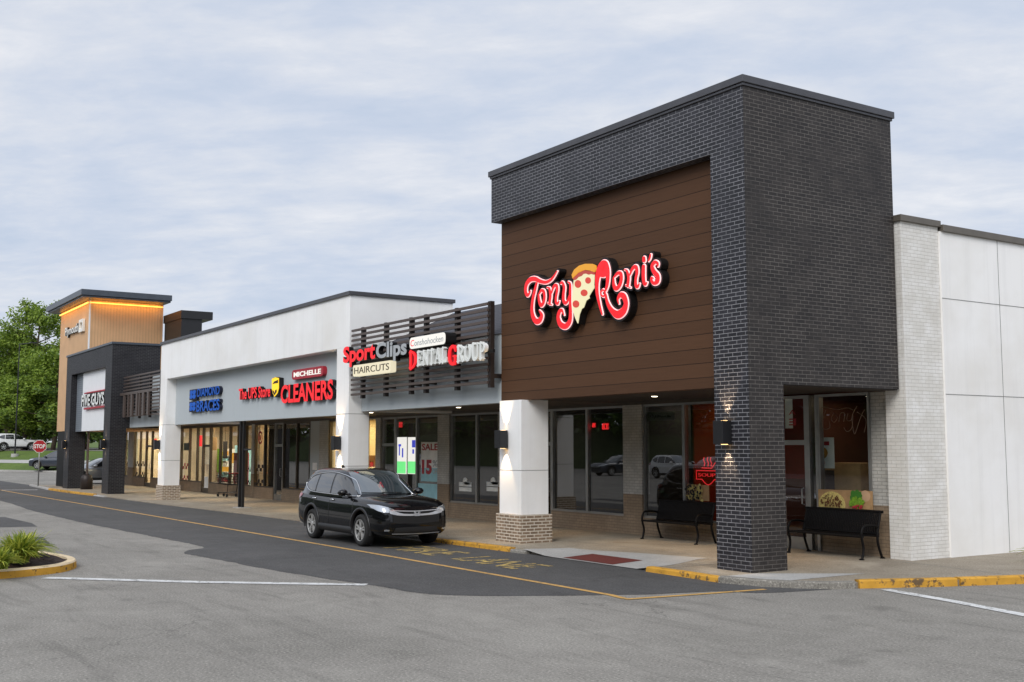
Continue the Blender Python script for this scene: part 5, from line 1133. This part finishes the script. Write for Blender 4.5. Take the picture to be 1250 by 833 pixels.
    if detail:
        p, _ = hit((4, 0, .735), (-1, 0, 0)); x = p.x + .035
        mb.box(x, x + .012, -.045, -.030, .697, .773); mb.box(x, x + .012, .030, .045, .697, .773); mb.box(x, x + .012, -.030, .030, .729, .742)
        fr_ = rrect(-.072, .072, .681, .789, .025); mb.grid([[(x, a, b) for a, b in fr_], [(x + .014, a, b) for a, b in fr_], [(x + .014, a * .86, .735 + (b - .735) * .86) for a, b in fr_], [(x, a * .86, .735 + (b - .735) * .86) for a, b in fr_]], True)
        mb.build('emblem', M['satin'], body)
        for sgn in (1, -1):
            for xa in (.0, -1.0):
                p, n_ = hit((xa - .12, sgn * 3, .965), (0, -sgn, 0)); mb = MB(); mb.tube([p + Vector((-.10, sgn * .004, 0)), p + Vector((-.06, sgn * .03, .004)), p + Vector((.06, sgn * .03, .004)), p + Vector((.10, sgn * .004, 0))], [.012, .016, .016, .012], 8)
                mb.build('door_handle', M['chrome'] if paint is M['car_black'] else paint, body, smooth=True)
            for pts in ([(.98, .42), (1.0, .8), (.95, 1.05)], [(-.26, .42), (-.26, .8), (-.26, 1.08)], [(-.90, .42), (-1.0, .62), (-1.12, .85), (-1.12, 1.09)]):
                P = [hit((a, sgn * 3, b), (0, -sgn, 0)) for a, b in catmull(pts, 6)]; mb = MB(); mb.tube([p + n_ * .001 for p, n_ in P if p], .005, 4); mb.build('door_seam', M['plastic'], body)
    for sgn in (1, -1):
        # sills, arches and mirrors
        rows_ = []
        for i in range(25):
            xx = -.84 + 1.82 * i / 24; p, n_ = hit((xx, sgn * 3, .40), (0, -sgn, 0)); rows_.append([(xx, p.y - sgn * .02, .41), (xx, p.y + sgn * .012, .40), (xx, p.y + sgn * .012, .27), (xx, p.y - sgn * .06, .235)])
        mb = MB(); mb.grid(rows_); mb.build('sill_trim', M['plastic'], body, smooth=True)
        for ax in AX:
            rows_ = []
            for i in range(33):
                t = R(-14 + 208 * i / 32); c_, s_ = math.cos(t), math.sin(t)
                zq = .37 + .455 * s_; p, n_ = hit((min(max(ax + .455 * c_, -2.2), 2.2), sgn * 3, max(zq, .36)), (0, -sgn, 0)); yy = p.y if p else sgn * .9
                rows_.append([(ax + .418 * c_, yy - sgn * .05, .37 + .418 * s_), (ax + .42 * c_, yy + sgn * .016, .37 + .42 * s_), (ax + .475 * c_, yy + sgn * .014, .37 + .475 * s_), (ax + .482 * c_, yy - sgn * .012, .37 + .482 * s_)])
            mb = MB(); mb.grid(rows_); mb.build('wheel_arch', M['plastic'] if not detail else M['black'], body, smooth=True)
        mb = MB(); p, n_ = hit((.66, sgn * 3, 1.09), (0, -sgn, 0)); c = p + Vector((-.02, sgn * .14, .06))
        rr = []
        for i, (q, s_) in enumerate(((-.09, .05), (-.085, .85), (-.04, 1), (.02, .97), (.07, .75), (.10, .35), (.105, .03))):
            rr.append([(c.x + q, c.y + .115 * s_ * math.cos(t), c.z + .078 * s_ * math.sin(t)) for t in [2 * math.pi * k / 16 for k in range(16)]])
        mb.grid(rr, True); mb.tube([p + Vector((0, -sgn * .02, .0)), c + Vector((0, -sgn * .06, -.03))], .026, 8); mb.build('wing_mirror', paint, root, smooth=True)
        for ax in AX:
            y0 = sgn * .80
            wr = bpy.data.objects.new('wheel', None); wr.empty_display_size = .1; COL.objects.link(wr); wr.parent = root; wr.location = (ax, y0, RW)
            s = sgn
            prof = [(.225, -.11 * s), (.30, -.115 * s), (.335, -.10 * s), (.35, -.06 * s), (.352, 0), (.35, .06 * s), (.335, .10 * s), (.30, .115 * s), (.245, .11 * s), (.235, .07 * s)]
            mb = MB(); mb.lathe(prof, (0, 0, 0), 'y', 40); me_ = mb.mesh('tyre', M['tyre'], True); link(me_, 'tyre', wr)
            mb = MB(); mb.lathe([(.238, .105 * s), (.232, .112 * s), (.222, .105 * s), (.215, .03 * s), (.05, .03 * s), (.001, .03 * s)], (0, 0, 0), 'y', 40); link(mb.mesh('barrel', M['plastic'], True), 'barrel', wr)
            mb = MB(); mb.lathe([(.238, .100 * s), (.236, .114 * s), (.222, .112 * s), (.218, .09 * s)], (0, 0, 0), 'y', 40)
            for k in range(5):
                t = 2 * math.pi * k / 5 + .3
                for dt_ in (-.20, .20):
                    c0, s0 = math.cos(t + dt_ * .25), math.sin(t + dt_ * .25); c1_, s1_ = math.cos(t + dt_), math.sin(t + dt_)
                    nx, nz = -math.sin(t), math.cos(t); h_ = .016
                    P = [(.05 * c0 - nx * h_, .05 * s0 - nz * h_), (.05 * c0 + nx * h_, .05 * s0 + nz * h_), (.225 * c1_ + nx * h_, .225 * s1_ + nz * h_), (.225 * c1_ - nx * h_, .225 * s1_ - nz * h_)]
                    mb.prism([(a, .098 * s, b) for a, b in P], (0, -.04 * s, 0))
            mb.lathe([(.062, .06 * s), (.062, .095 * s), (.05, .104 * s), (.001, .106 * s)], (0, 0, 0), 'y', 20); link(mb.mesh('rim', M['rim'], False), 'rim', wr)
    mb = MB(); mb.box(-2.0, 2.0, -.70, .70, .24, .34); mb.build('underbody', M['plastic'], root)
    if detail:
        mb = MB(); mb.prism([(-1.52, -.018, 1.662), (-1.36, -.018, 1.672), (-1.50, -.010, 1.735), (-1.54, -.010, 1.735)], (0, .03, 0)); mb.build('antenna', paint, cab)
        for y_ in (.35, -.12):
            mb = MB(); P = []
            for q in range(7):
                yy = y_ - .5 * q / 6; p, n_ = hit((4, yy, 1.125 + .012 * q / 6), (-1, 0, 0)); P.append(p + n_ * .016)
            mb.tube(P, .008, 5); mb.build('wiper', M['plastic'], cab)
    return root
M['satin'] = plain('bright satin chrome', srgb(214, 216, 220), 0.28, 0.55, 0.02); M['rim'] = plain('machined alloy', srgb(196, 196, 194), 0.35, 0.5, 0.05)
M['car_screen'] = plain('windscreen glass', srgb(58, 68, 72), 0.02, 0.0, 0.02, spec=1.0, coat=1.0)  # paler than the other car glass: reflected sky put into the base colour
for n_ in M['car_screen'].node_tree.nodes:
    if n_.type == 'BSDF_PRINCIPLED': n_.inputs['Coat IOR'].default_value = 2.1
car = make_car('parked_car', 'black SUV with chrome window line parked in the fire lane before the shops', M['car_black'])
car.location = (-24.06, 11.78, 0.006); car.rotation_euler = (0, 0, R(0.0)); car.scale = (1.0, 1.0, 1.0)

# ------------------------------------------------------------------ benches
def make_bench(label):
    r = empty('bench', (0, 0, 0), label, 'bench', 'black metal benches under the canopy')     # front of the seat towards -y
    Lh = .93; mt = M['black_soft']
    for s in (-1, 1):
        x = s * (Lh - .03); mb = MB()
        mb.tube(catmull([(x, -.03, 0.0), (x, .0, .06), (x, .03, .22), (x, -.01, .38), (x, -.02, .5), (x, .03, .60), (x, .12, .63), (x, .30, .625), (x, .44, .60)], 5), .024, 8); mb.build('front_leg', mt, r, smooth=True)
        mb = MB(); mb.tube(catmull([(x, .56, 0), (x, .53, .05), (x, .45, .25), (x, .43, .42), (x, .47, .62), (x, .54, .86)], 5), .024, 8); mb.build('rear_leg', mt, r, smooth=True)
        mb = MB(); mb.lathe([(.001, 0), (.05, 0), (.05, .012), (.025, .03)], (x, -.03, 0), n=12); mb.lathe([(.001, 0), (.05, 0), (.05, .012), (.025, .03)], (x, .56, 0), n=12); mb.build('foot_plate', mt, r)
    mb = MB(); n = 44
    for i in range(n):
        x = -Lh + .05 + (2 * Lh - .1) * i / (n - 1); mb.box(x - .0175, x + .0175, .0, .42, .428, .436)
    mb.tube([(-Lh, -.01, .425), (Lh, -.01, .425)], .024, 8); mb.tube([(-Lh, .43, .42), (Lh, .43, .42)], .02, 8); mb.build('seat', mt, r)
    mb = MB()
    for i in range(n):
        x = -Lh + .05 + (2 * Lh - .1) * i / (n - 1); mb.tube([(x, .445, .46), (x, .475, .66), (x, .535, .85)], .0165, 6)
    mb.tube([(-Lh - .02, .545, .865), (Lh + .02, .545, .865)], .027, 8); mb.tube([(-Lh, .44, .46), (Lh, .44, .46)], .02, 8); mb.build('backrest', mt, r)
    return r
b1 = make_bench('black metal bench left of the dark brick column, below the red neon'); b1.location = (-19.12, 16.72, .085)
b2 = copy_tree(b1); b2.location = (-14.93, 16.98, .09); b2['label'] = 'black metal bench at the corner window above which a pizza panel shows'

# ------------------------------------------------------------------ shopping cart
ct = empty('shopping_cart', (0, 0, 0), 'empty grey wire shopping cart standing by the black post', 'shopping cart')
mb = MB()
def lerp3(a, b, t): return tuple(x + (y - x) * t for x, y in zip(a, b))
bt = [(-.42, -.22, .92), (.46, -.28, 1.0), (.46, .28, 1.0), (-.42, .22, .92)]; bb = [(-.34, -.17, .56), (.40, -.24, .52), (.40, .24, .52), (-.34, .17, .56)]
for q in (0, .25, .5, .75, 1):
    ring = [lerp3(a, b, q) for a, b in zip(bb, bt)]; mb.tube(ring + [ring[0]], .010, 5)
for i in range(4):
    for q in range(9):
        a = lerp3(bb[i], bb[(i + 1) % 4], q / 9); b = lerp3(bt[i], bt[(i + 1) % 4], q / 9); mb.tube([a, b], .007, 4)
for q in range(9): mb.tube([lerp3(bb[0], bb[3], q / 8), lerp3(bb[1], bb[2], q / 8)], .007, 4)
mb.build('basket', M['wire'], ct)
mb = MB()
for s in (-1, 1): mb.tube([(.5, s * .27, 1.02), (.44, s * .26, .5), (.40, s * .25, .22), (-.36, s * .16, .16)], .016, 6)
for x in (-.3, 0, .3): mb.tube([(x, -.2, .19), (x, .2, .19)], .012, 6)
mb.build('frame', M['wire'], ct)
mb = MB(); mb.tube([(.52, -.29, 1.03), (.52, .29, 1.03)], .022, 8); mb.build('handle', M['brand_red'], ct)
for x, y_ in ((.38, .25), (.38, -.25), (-.34, .16), (-.34, -.16)):
    mb = MB(); mb.lathe([(.001, -.018), (.062, -.018), (.065, 0), (.062, .018), (.001, .018)], (x, y_, .066), 'y', 16); mb.tube([(x, y_ + .03, .066), (x, y_ + .03, .17)], .012, 5); mb.build('wheel', M['tyre'], ct)
cp = on_z(281, 606.5, .03); ct.location = (cp.x, 16.75, .033); ct.rotation_euler = (0, 0, R(20))

# ------------------------------------------------------------------ black posts of the canopy
po = empty('canopy_post', (-39.25, 14.18, .03), 'slim black steel twin post holding the canopy of the white shops', 'post')
for dx, dy in ((-.11, -.02), (.11, .02)):
    mb = MB(); mb.box(-39.25 + dx - .04, -39.25 + dx + .04, 14.09 + dy, 14.18 + dy, .03, 3.128 if dy < 0 else 3.126); mb.build('steel_tube', M['black'], po)
mb = MB(); mb.box(-39.6, -38.9, 13.95, 14.4, .028, .05); mb.build('base_plate', M['concrete_grey'], po)
mb = MB(); mb.box(-39.1, -38.4, 14.13, 14.16, 2.08, 2.14); mb.build('side_bracket', M['black'], po)

# ------------------------------------------------------------------ planted island
mb = MB()
isl = [on_z(u, v, 0) for u, v in ((-60, 706), (0, 706.5), (35, 703.5), (70, 699.5), (84, 694.5), (86, 689))]
ctr = (-23.2, 3.1)
ring = [(-20.15, 1.2), (-20.28, 2.4), (-20.36, 3.2), (-20.5, 3.72), (-20.76, 4.22), (-21.1, 4.5), (-21.6, 4.72), (-22.2, 4.8), (-23.0, 4.72), (-23.9, 4.5), (-25.0, 4.1), (-25.9, 3.5), (-26.3, 2.6), (-26.4, 1.4), (-26.3, 0), (-25.5, -1.2), (-23.2, -1.6), (-21.0, -1.2), (-20.3, 0)]
ring = [(x, y) for x, y in catmull(ring + [ring[0]], 4)][:-1]
def off(p, d):
    v = Vector(ctr) - Vector(p); v.normalize(); return (p[0] + v.x * d, p[1] + v.y * d)
rows = [[(*off(p, 0), -.02) for p in ring], [(*off(p, .015), .115) for p in ring]]
mb.grid(rows, True); struct(mb.build('island_kerb', M['yellow_kerb']))
mb = MB(); mb.grid([[(*off(p, .015), .115) for p in ring], [(*off(p, .04), .14) for p in ring], [(*off(p, .19), .14) for p in ring], [(*off(p, .2), .09) for p in ring]], True); struct(mb.build('island_kerb_top', M['cream_kerb']))
mb = MB(); rows = []
for k in range(9):
    t = k / 8
    rows.append([(p[0] + (ctr[0] - p[0]) * t, p[1] + (ctr[1] - p[1]) * t, .105 + .16 * math.sin(min(1, t * 1.6) * math.pi / 2) + random.uniform(-.02, .02)) for p in (off(q, .19) for q in ring)])
mb.grid(rows, True); struct(mb.build('mulch', M['mulch']))
mb = MB(); rnd = random.Random(2)
for i in range(900):
    t = rnd.random() ** .7; q = ring[rnd.randrange(len(ring))]; q = off(q, .25); x, y_ = q[0] + (ctr[0] - q[0]) * t, q[1] + (ctr[1] - q[1]) * t
    z = .105 + .16 * math.sin(min(1, t * 1.6) * math.pi / 2); a = rnd.uniform(0, 6.28); l_ = rnd.uniform(.03, .09); d_ = Vector((math.cos(a), math.sin(a), rnd.uniform(-.3, .5))) * l_; n_ = Vector((-math.sin(a), math.cos(a), 0)) * .012
    p = Vector((x, y_, z + .01)); mb.quad(p - n_, p + n_, p + d_ + n_, p + d_ - n_)
tag(mb.build('bark_chips', M['mulch']), kind='stuff')
def lily(x, y_, z, s, n, seed, label):
    rnd = random.Random(seed); r = empty('lily_plant', (x, y_, z), label, 'plant', 'arching lily clumps in the mulch'); mb = MB()
    for i in range(n):
        a = rnd.uniform(0, 6.28); L = s * rnd.uniform(.55, 1.1); lean = rnd.uniform(.35, 1.25); w_ = rnd.uniform(.018, .032) * s / .6
        b0 = Vector((x + rnd.gauss(0, .09) * s, y_ + rnd.gauss(0, .09) * s, z)); pr = None; dr = Vector((math.cos(a), math.sin(a), 0)); sd = Vector((-dr.y, dr.x, 0))
        P = []
        for k in range(6):
            t = k / 5; P.append(b0 + dr * L * lean * (t ** 1.5) * .8 + Vector((0, 0, L * (t * 1.1 - lean * .75 * t * t))))
        rows_ = [[p - sd * w_ * (1 - (k / 5) ** 2 * .97), p + Vector((0, 0, -.004)), p + sd * w_ * (1 - (k / 5) ** 2 * .97)] for k, p in enumerate(P)]
        mb.grid(rows_)
    mb.build('leaf_clump', M['blade'], r); return r
p = on_z(22, 683, .25); lily(p.x, p.y, .20, .66, 420, 1, 'largest arching green lily clump in the mulched island')
p = on_z(3, 693, .2); lily(p.x, p.y - .05, .18, .5, 220, 2, 'smaller lily clump in front of the largest one in the mulched island')
p = on_z(34, 679, .22); lily(p.x - .1, p.y, .2, .6, 260, 3, 'lily clump at the back edge of the mulched island')
lily(-23.5, 2.2, .24, .8, 120, 4, 'lily clump at the outer middle of the mulched island')
p = on_z(1262, 684, .12); lily(p.x, p.y, .14, .45, 70, 5, 'small plant in the mulch bed by the white side wall')

# ------------------------------------------------------------------ stop sign, lamp post, bollard
p = on_z(46.5, 593.5, .09); sx, sy = p.x, p.y
r = empty('stop_sign', (sx, sy, .05), 'red octagonal STOP sign on grey post at the kerb end', 'sign')
dirv = Vector((-sx, -sy, 0)).normalized(); ang = math.atan2(dirv.y, dirv.x) + math.pi / 2
r.rotation_euler = (0, 0, ang)
zc = on_y(48, 545, sy).z; R_ = .37
mb = MB(); mb.tube([(0, .05, 0), (0, .05, zc + .3)], .035, 8); o = bpy.data.objects.new('post', mb.mesh('post', M['galv'], True)); COL.objects.link(o); o.parent = r
def octo(rad): return [(rad * math.cos(R(22.5 + 45 * k)), zc - .05 + rad * math.sin(R(22.5 + 45 * k))) for k in range(8)]
mb = MB(); slab(mb, octo(R_), 0, .01); pl = bpy.data.objects.new('plate', mb.mesh('plate', M['letter_white'])); COL.objects.link(pl); pl.parent = r
mb = MB(); slab(mb, octo(R_ * .93), -.006, .005); o = bpy.data.objects.new('red_face', mb.mesh('red_face', M['red_paint'])); COL.objects.link(o); o.parent = pl
o = text_build('lettering', 'STOP', -.28, .28, zc - .165, zc + .065, -.012, .005, M['letter_white'], M['letter_white'], None, bold=.03); o.parent = pl

p = on_z(105.5, 597.5, .03)
r = empty('lamp_bollard', (p.x, p.y, .03), 'slim dark pole on a stout round base standing in the portal', 'post')
mb = MB(); mb.lathe([(.001, .03), (.30, .03), (.30, .55), (.26, .72), (.15, .8), (.001, .8)], (p.x, p.y, 0), n=20); mb.build('base', M['slat_dark'], r, smooth=True)
mb = MB(); mb.tube([(p.x, p.y, .8), (p.x, p.y, 3.25)], .06, 10); mb.build('pole', M['slat'], r)

def at_depth(u, dist):
    d = ray(u, 547.5); d.z = 0; d.normalize(); return EYE + d * dist
def s_of(p): return (Vector((p.x, p.y)) - K0).dot(KN)
def at_bank(u, s):                     # the point of the bank seen in that direction
    lo, hi = 40, 600
    for _ in range(50):
        m_ = (lo + hi) / 2
        if s_of(at_depth(u, m_)) < s: lo = m_
        else: hi = m_
    p = at_depth(u, lo); p.z = bank(s) + .03; return p
p = at_bank(18.5, 5.5)
r = empty('lamp_post', p, 'tall thin black lamp post on the grass before the trees', 'lamp post')
hh = p.z + 11.4
mb = MB(); mb.lathe([(.001, p.z - .1), (.38, p.z - .1), (.36, p.z + .25), (.001, p.z + .25)], (p.x, p.y, 0), n=14); mb.build('footing', M['concrete_grey'], r)
mb = MB(); mb.tube([(p.x, p.y, p.z + .2), (p.x, p.y, hh)], [.08, .05], 8); mb.build('pole', M['black'], r)
mb = MB(); mb.tube([(p.x, p.y, hh), (p.x + .5, p.y + 1.2, hh + .15)], .05, 6); mb.box(p.x + .3, p.x + .8, p.y + .9, p.y + 1.6, hh + .1, hh + .22); mb.build('lamp_head', M['black'], r)

# ------------------------------------------------------------------ trees
def tree_mesh(seed, h, rad, trunk_h, nleaf, narrow=1.0):
    """limbs carry leaf clusters; the crown keeps gaps and an uneven rim"""
    rnd = random.Random(seed); tb = MB(); lb = MB(); tips = []
    trunk = [(0, 0, -.4)]; x = y = 0.0
    for k in range(1, 9):
        x += rnd.gauss(0, .12); y += rnd.gauss(0, .12); trunk.append((x, y, h * .92 * k / 8))
    tb.tube(trunk, [.032 * h * (1 - .9 * k / 8) / 1.6 + .03 for k in range(9)], 8)
    nb = 34
    for i in range(nb):
        t = trunk_h / h + (.95 - trunk_h / h) * (i + .5) / nb; j = min(7, int(t / .92 * 8)); b = Vector(trunk[j]).lerp(Vector(trunk[j + 1]), t / .92 * 8 - j if t < .92 else 1)
        a = i * 2.4 + rnd.uniform(-.5, .5); prof = math.sin(min(1, (1.06 - t) / (1.06 - trunk_h / h)) ** .75 * math.pi * .62) ** .8
        L = rad * prof * rnd.uniform(.72, 1.12) * narrow; e = b + Vector((math.cos(a) * L, math.sin(a) * L, L * rnd.uniform(.15, .65)))
        m_ = b.lerp(e, .5) + Vector((0, 0, -.05 * L)); tb.tube([b, m_, e], [.012 * h * (1 - t) + .03, .006 * h * (1 - t) + .025, .015], 5, False)
        for q in range(5):
            c = m_.lerp(e, rnd.uniform(-.3, 1.05)) + Vector((rnd.gauss(0, .22), rnd.gauss(0, .22), rnd.gauss(0, .2))) * rad * .42
            tips.append((c, rad * rnd.uniform(.13, .25)))
            if q < 2: tb.tube([m_.lerp(e, .6), c], [.03, .012], 4, False)
    tips.append((Vector(trunk[-1]), rad * .24)); tips.append((Vector(trunk[-1]) + Vector((0, 0, rad * .2)), rad * .2))
    per = nleaf // len(tips)
    for c, cr in tips:
        for _ in range(per):
            d = Vector((rnd.gauss(0, 1), rnd.gauss(0, 1), rnd.gauss(0, .8))); d = d.normalized() * cr * rnd.random() ** .45; p = c + d
            n_ = (d.normalized() * .5 + Vector((rnd.gauss(0, .5), rnd.gauss(0, .5), .5 + rnd.gauss(0, .4)))).normalized(); a = n_.orthogonal().normalized(); a.rotate(Matrix.Rotation(rnd.uniform(0, 6.28), 3, n_)); b = n_.cross(a); s = rnd.uniform(.11, .24)
            lb.quad(p - a * s, p + b * s * .55 + n_ * s * .15, p + a * s, p - b * s * .55)
    return tb.mesh('trunk', M['bark'], True, False), lb.mesh('crown', M['leaf'], False, False), lb.mesh('crown', M['leaf2'], False, False)
TM = [tree_mesh(11, 17.5, 5.0, 3.2, 17000), tree_mesh(23, 13.0, 4.6, 2.6, 16000), tree_mesh(31, 9.0, 4.6, 1.2, 15000)]
def tree(kind, loc, rot, scale, label, dark=False, group='trees beyond the cross street', name='tree'):
    r = empty(name, loc, label, 'tree', group); r.rotation_euler = (0, 0, rot); r.scale = (scale[0], scale[0], scale[1])
    for nm, me_ in (('trunk', TM[kind][0]), ('crown', TM[kind][2 if dark else 1])):
        o = bpy.data.objects.new(nm, me_); COL.objects.link(o); o.parent = r
    return r
def put_tree(kind, u, s, topv, rot, wide, label, dark=False):
    p = at_bank(u, s); d = math.hypot(p.x, p.y); H = 2.15 + d * (547.5 - topv) / F / 1.0 - p.z; h0 = (17.5, 13.0, 9.0)[kind] * 1.0
    return tree(kind, p, rot, (wide, H / h0), label, dark)
put_tree(0, 41, 16, 386, .4, .88, 'tallest tree with an open crown beside the tan tower')
put_tree(0, 8, 15, 418, 2.2, 1.0, 'second tallest tree at the left end of the row')
put_tree(1, 64, 12.5, 446, 1.0, 1.0, 'bright green tree whose crown touches the tan tower')
put_tree(1, 28, 12, 470, 3.0, .95, 'low spreading tree before the tallest one')
put_tree(0, -28, 19, 420, 5.0, 1.1, 'tree just past the left end of the row')
put_tree(2, 20, 26, 470, 0.3, 1.5, 'dark bushy tree behind the white SUV', True)
put_tree(2, 52, 26, 478, 2.3, 1.5, 'dark bushy tree behind the stop sign', True)
put_tree(2, 80, 18, 470, 1.3, 1.5, 'dark bushy tree seen past the black pier', True)
put_tree(2, 104, 18, 482, 2.9, 1.5, 'dark bushy tree seen left through the portal', True)
put_tree(2, 124, 16, 480, 4.0, 1.5, 'dark bushy tree seen right through the portal', True)
put_tree(2, -10, 28, 478, 4.4, 1.6, 'dark bushy tree at the far left end', True)
# trees and cars across the car park behind the viewer: what the shop glass mirrors
for i, (x, y_, k, s_) in enumerate(((-62, -46, 1, 1.15), (-50, -44, 2, 1.7), (-40, -48, 1, 1.2), (-31, -45, 2, 1.8), (-22, -47, 1, 1.2), (-12, -44, 2, 1.7), (-3, -49, 1, 1.25), (8, -45, 2, 1.8), (19, -47, 1, 1.2), (30, -44, 2, 1.8), (41, -48, 1, 1.3), (52, -40, 2, 1.8), (60, -28, 1, 1.2), (-74, -48, 2, 1.8), (-86, -50, 1, 1.2), (-98, -48, 2, 1.8), (-112, -50, 1, 1.2), (-128, -46, 2, 1.9), (-142, -50, 1, 1.3), (-158, -46, 2, 1.9), (-176, -50, 1, 1.3), (-196, -46, 2, 2.0), (-220, -50, 1, 1.4), (66, -14, 2, 1.8), (68, 0, 1, 1.2))):
    tree(k, (x, y_, 0), i * 1.3, (s_ * 1.25, s_), 'broad dark tree of the belt across the car park, mirrored in shop glass', True, 'tree belt across the car park')

# ------------------------------------------------------------------ other cars
w_car = make_car('parked_suv', 'white SUV parked on the rise at the left edge before the trees', M['car_white'], detail=False)
p = at_bank(17, 9.3); w_car.location = p; w_car.rotation_euler = (0, 0, math.atan2(ray(17, 547).y, ray(17, 547).x) - R(72)); w_car.scale = (1.08, 1.04, 1.08)
n_car = make_car('parked_suv', 'dark slate SUV behind the stop sign, nose pointing left', M['car_navy'], detail=False)
p = at_bank(71, 2.0); q = at_depth(70, math.hypot(p.x, p.y) * .98); n_car.location = (q.x, q.y, max(0, bank(s_of(q)))); n_car.rotation_euler = (0, 0, math.atan2(ray(62, 547).y, ray(62, 547).x) + R(-118) + math.pi)
s_car = make_car('parked_suv', 'silver car seen through the brick portal between its legs', M['car_silver'], detail=False)
q = at_depth(122, 74); s_car.location = (q.x, q.y, 0); s_car.rotation_euler = (0, 0, math.atan2(ray(62, 547).y, ray(62, 547).x) + R(-70) + math.pi); s_car.scale = (1, 1, .95)
for i, (x, y_, m_) in enumerate(((-52, -14, 0), (-61, -19, 1), (-70, -21, 0), (-79, -20, 1), (-88, -24, 0), (-104, -22, 1), (-126, -24, 0))):
    c = copy_tree((n_car, w_car)[m_]); c.location = (x, y_, 0); c.rotation_euler = (0, 0, R((96, 4, 92, 88, 3, 94, 90)[i])); c.scale = (1, 1, 1)
    c['label'] = ('dark slate SUV' if m_ == 0 else 'white SUV') + ' parked across the car park, mirrored in the shop glass'; c['group'] = ('dark' if m_ == 0 else 'white') + ' cars mirrored in the shop glass'

# ------------------------------------------------------------------ colour
SC.view_settings.view_transform = 'Standard'; SC.view_settings.look = 'None'; SC.view_settings.exposure = 0.10; SC.view_settings.gamma = 1.0
SC.view_settings.use_curve_mapping = False
SC.cycles.use_denoising = True; SC.cycles.max_bounces = 8; SC.cycles.transparent_max_bounces = 16; SC.cycles.caustics_reflective = False; SC.cycles.caustics_refractive = False; SC.cycles.sample_clamp_indirect = 4.0
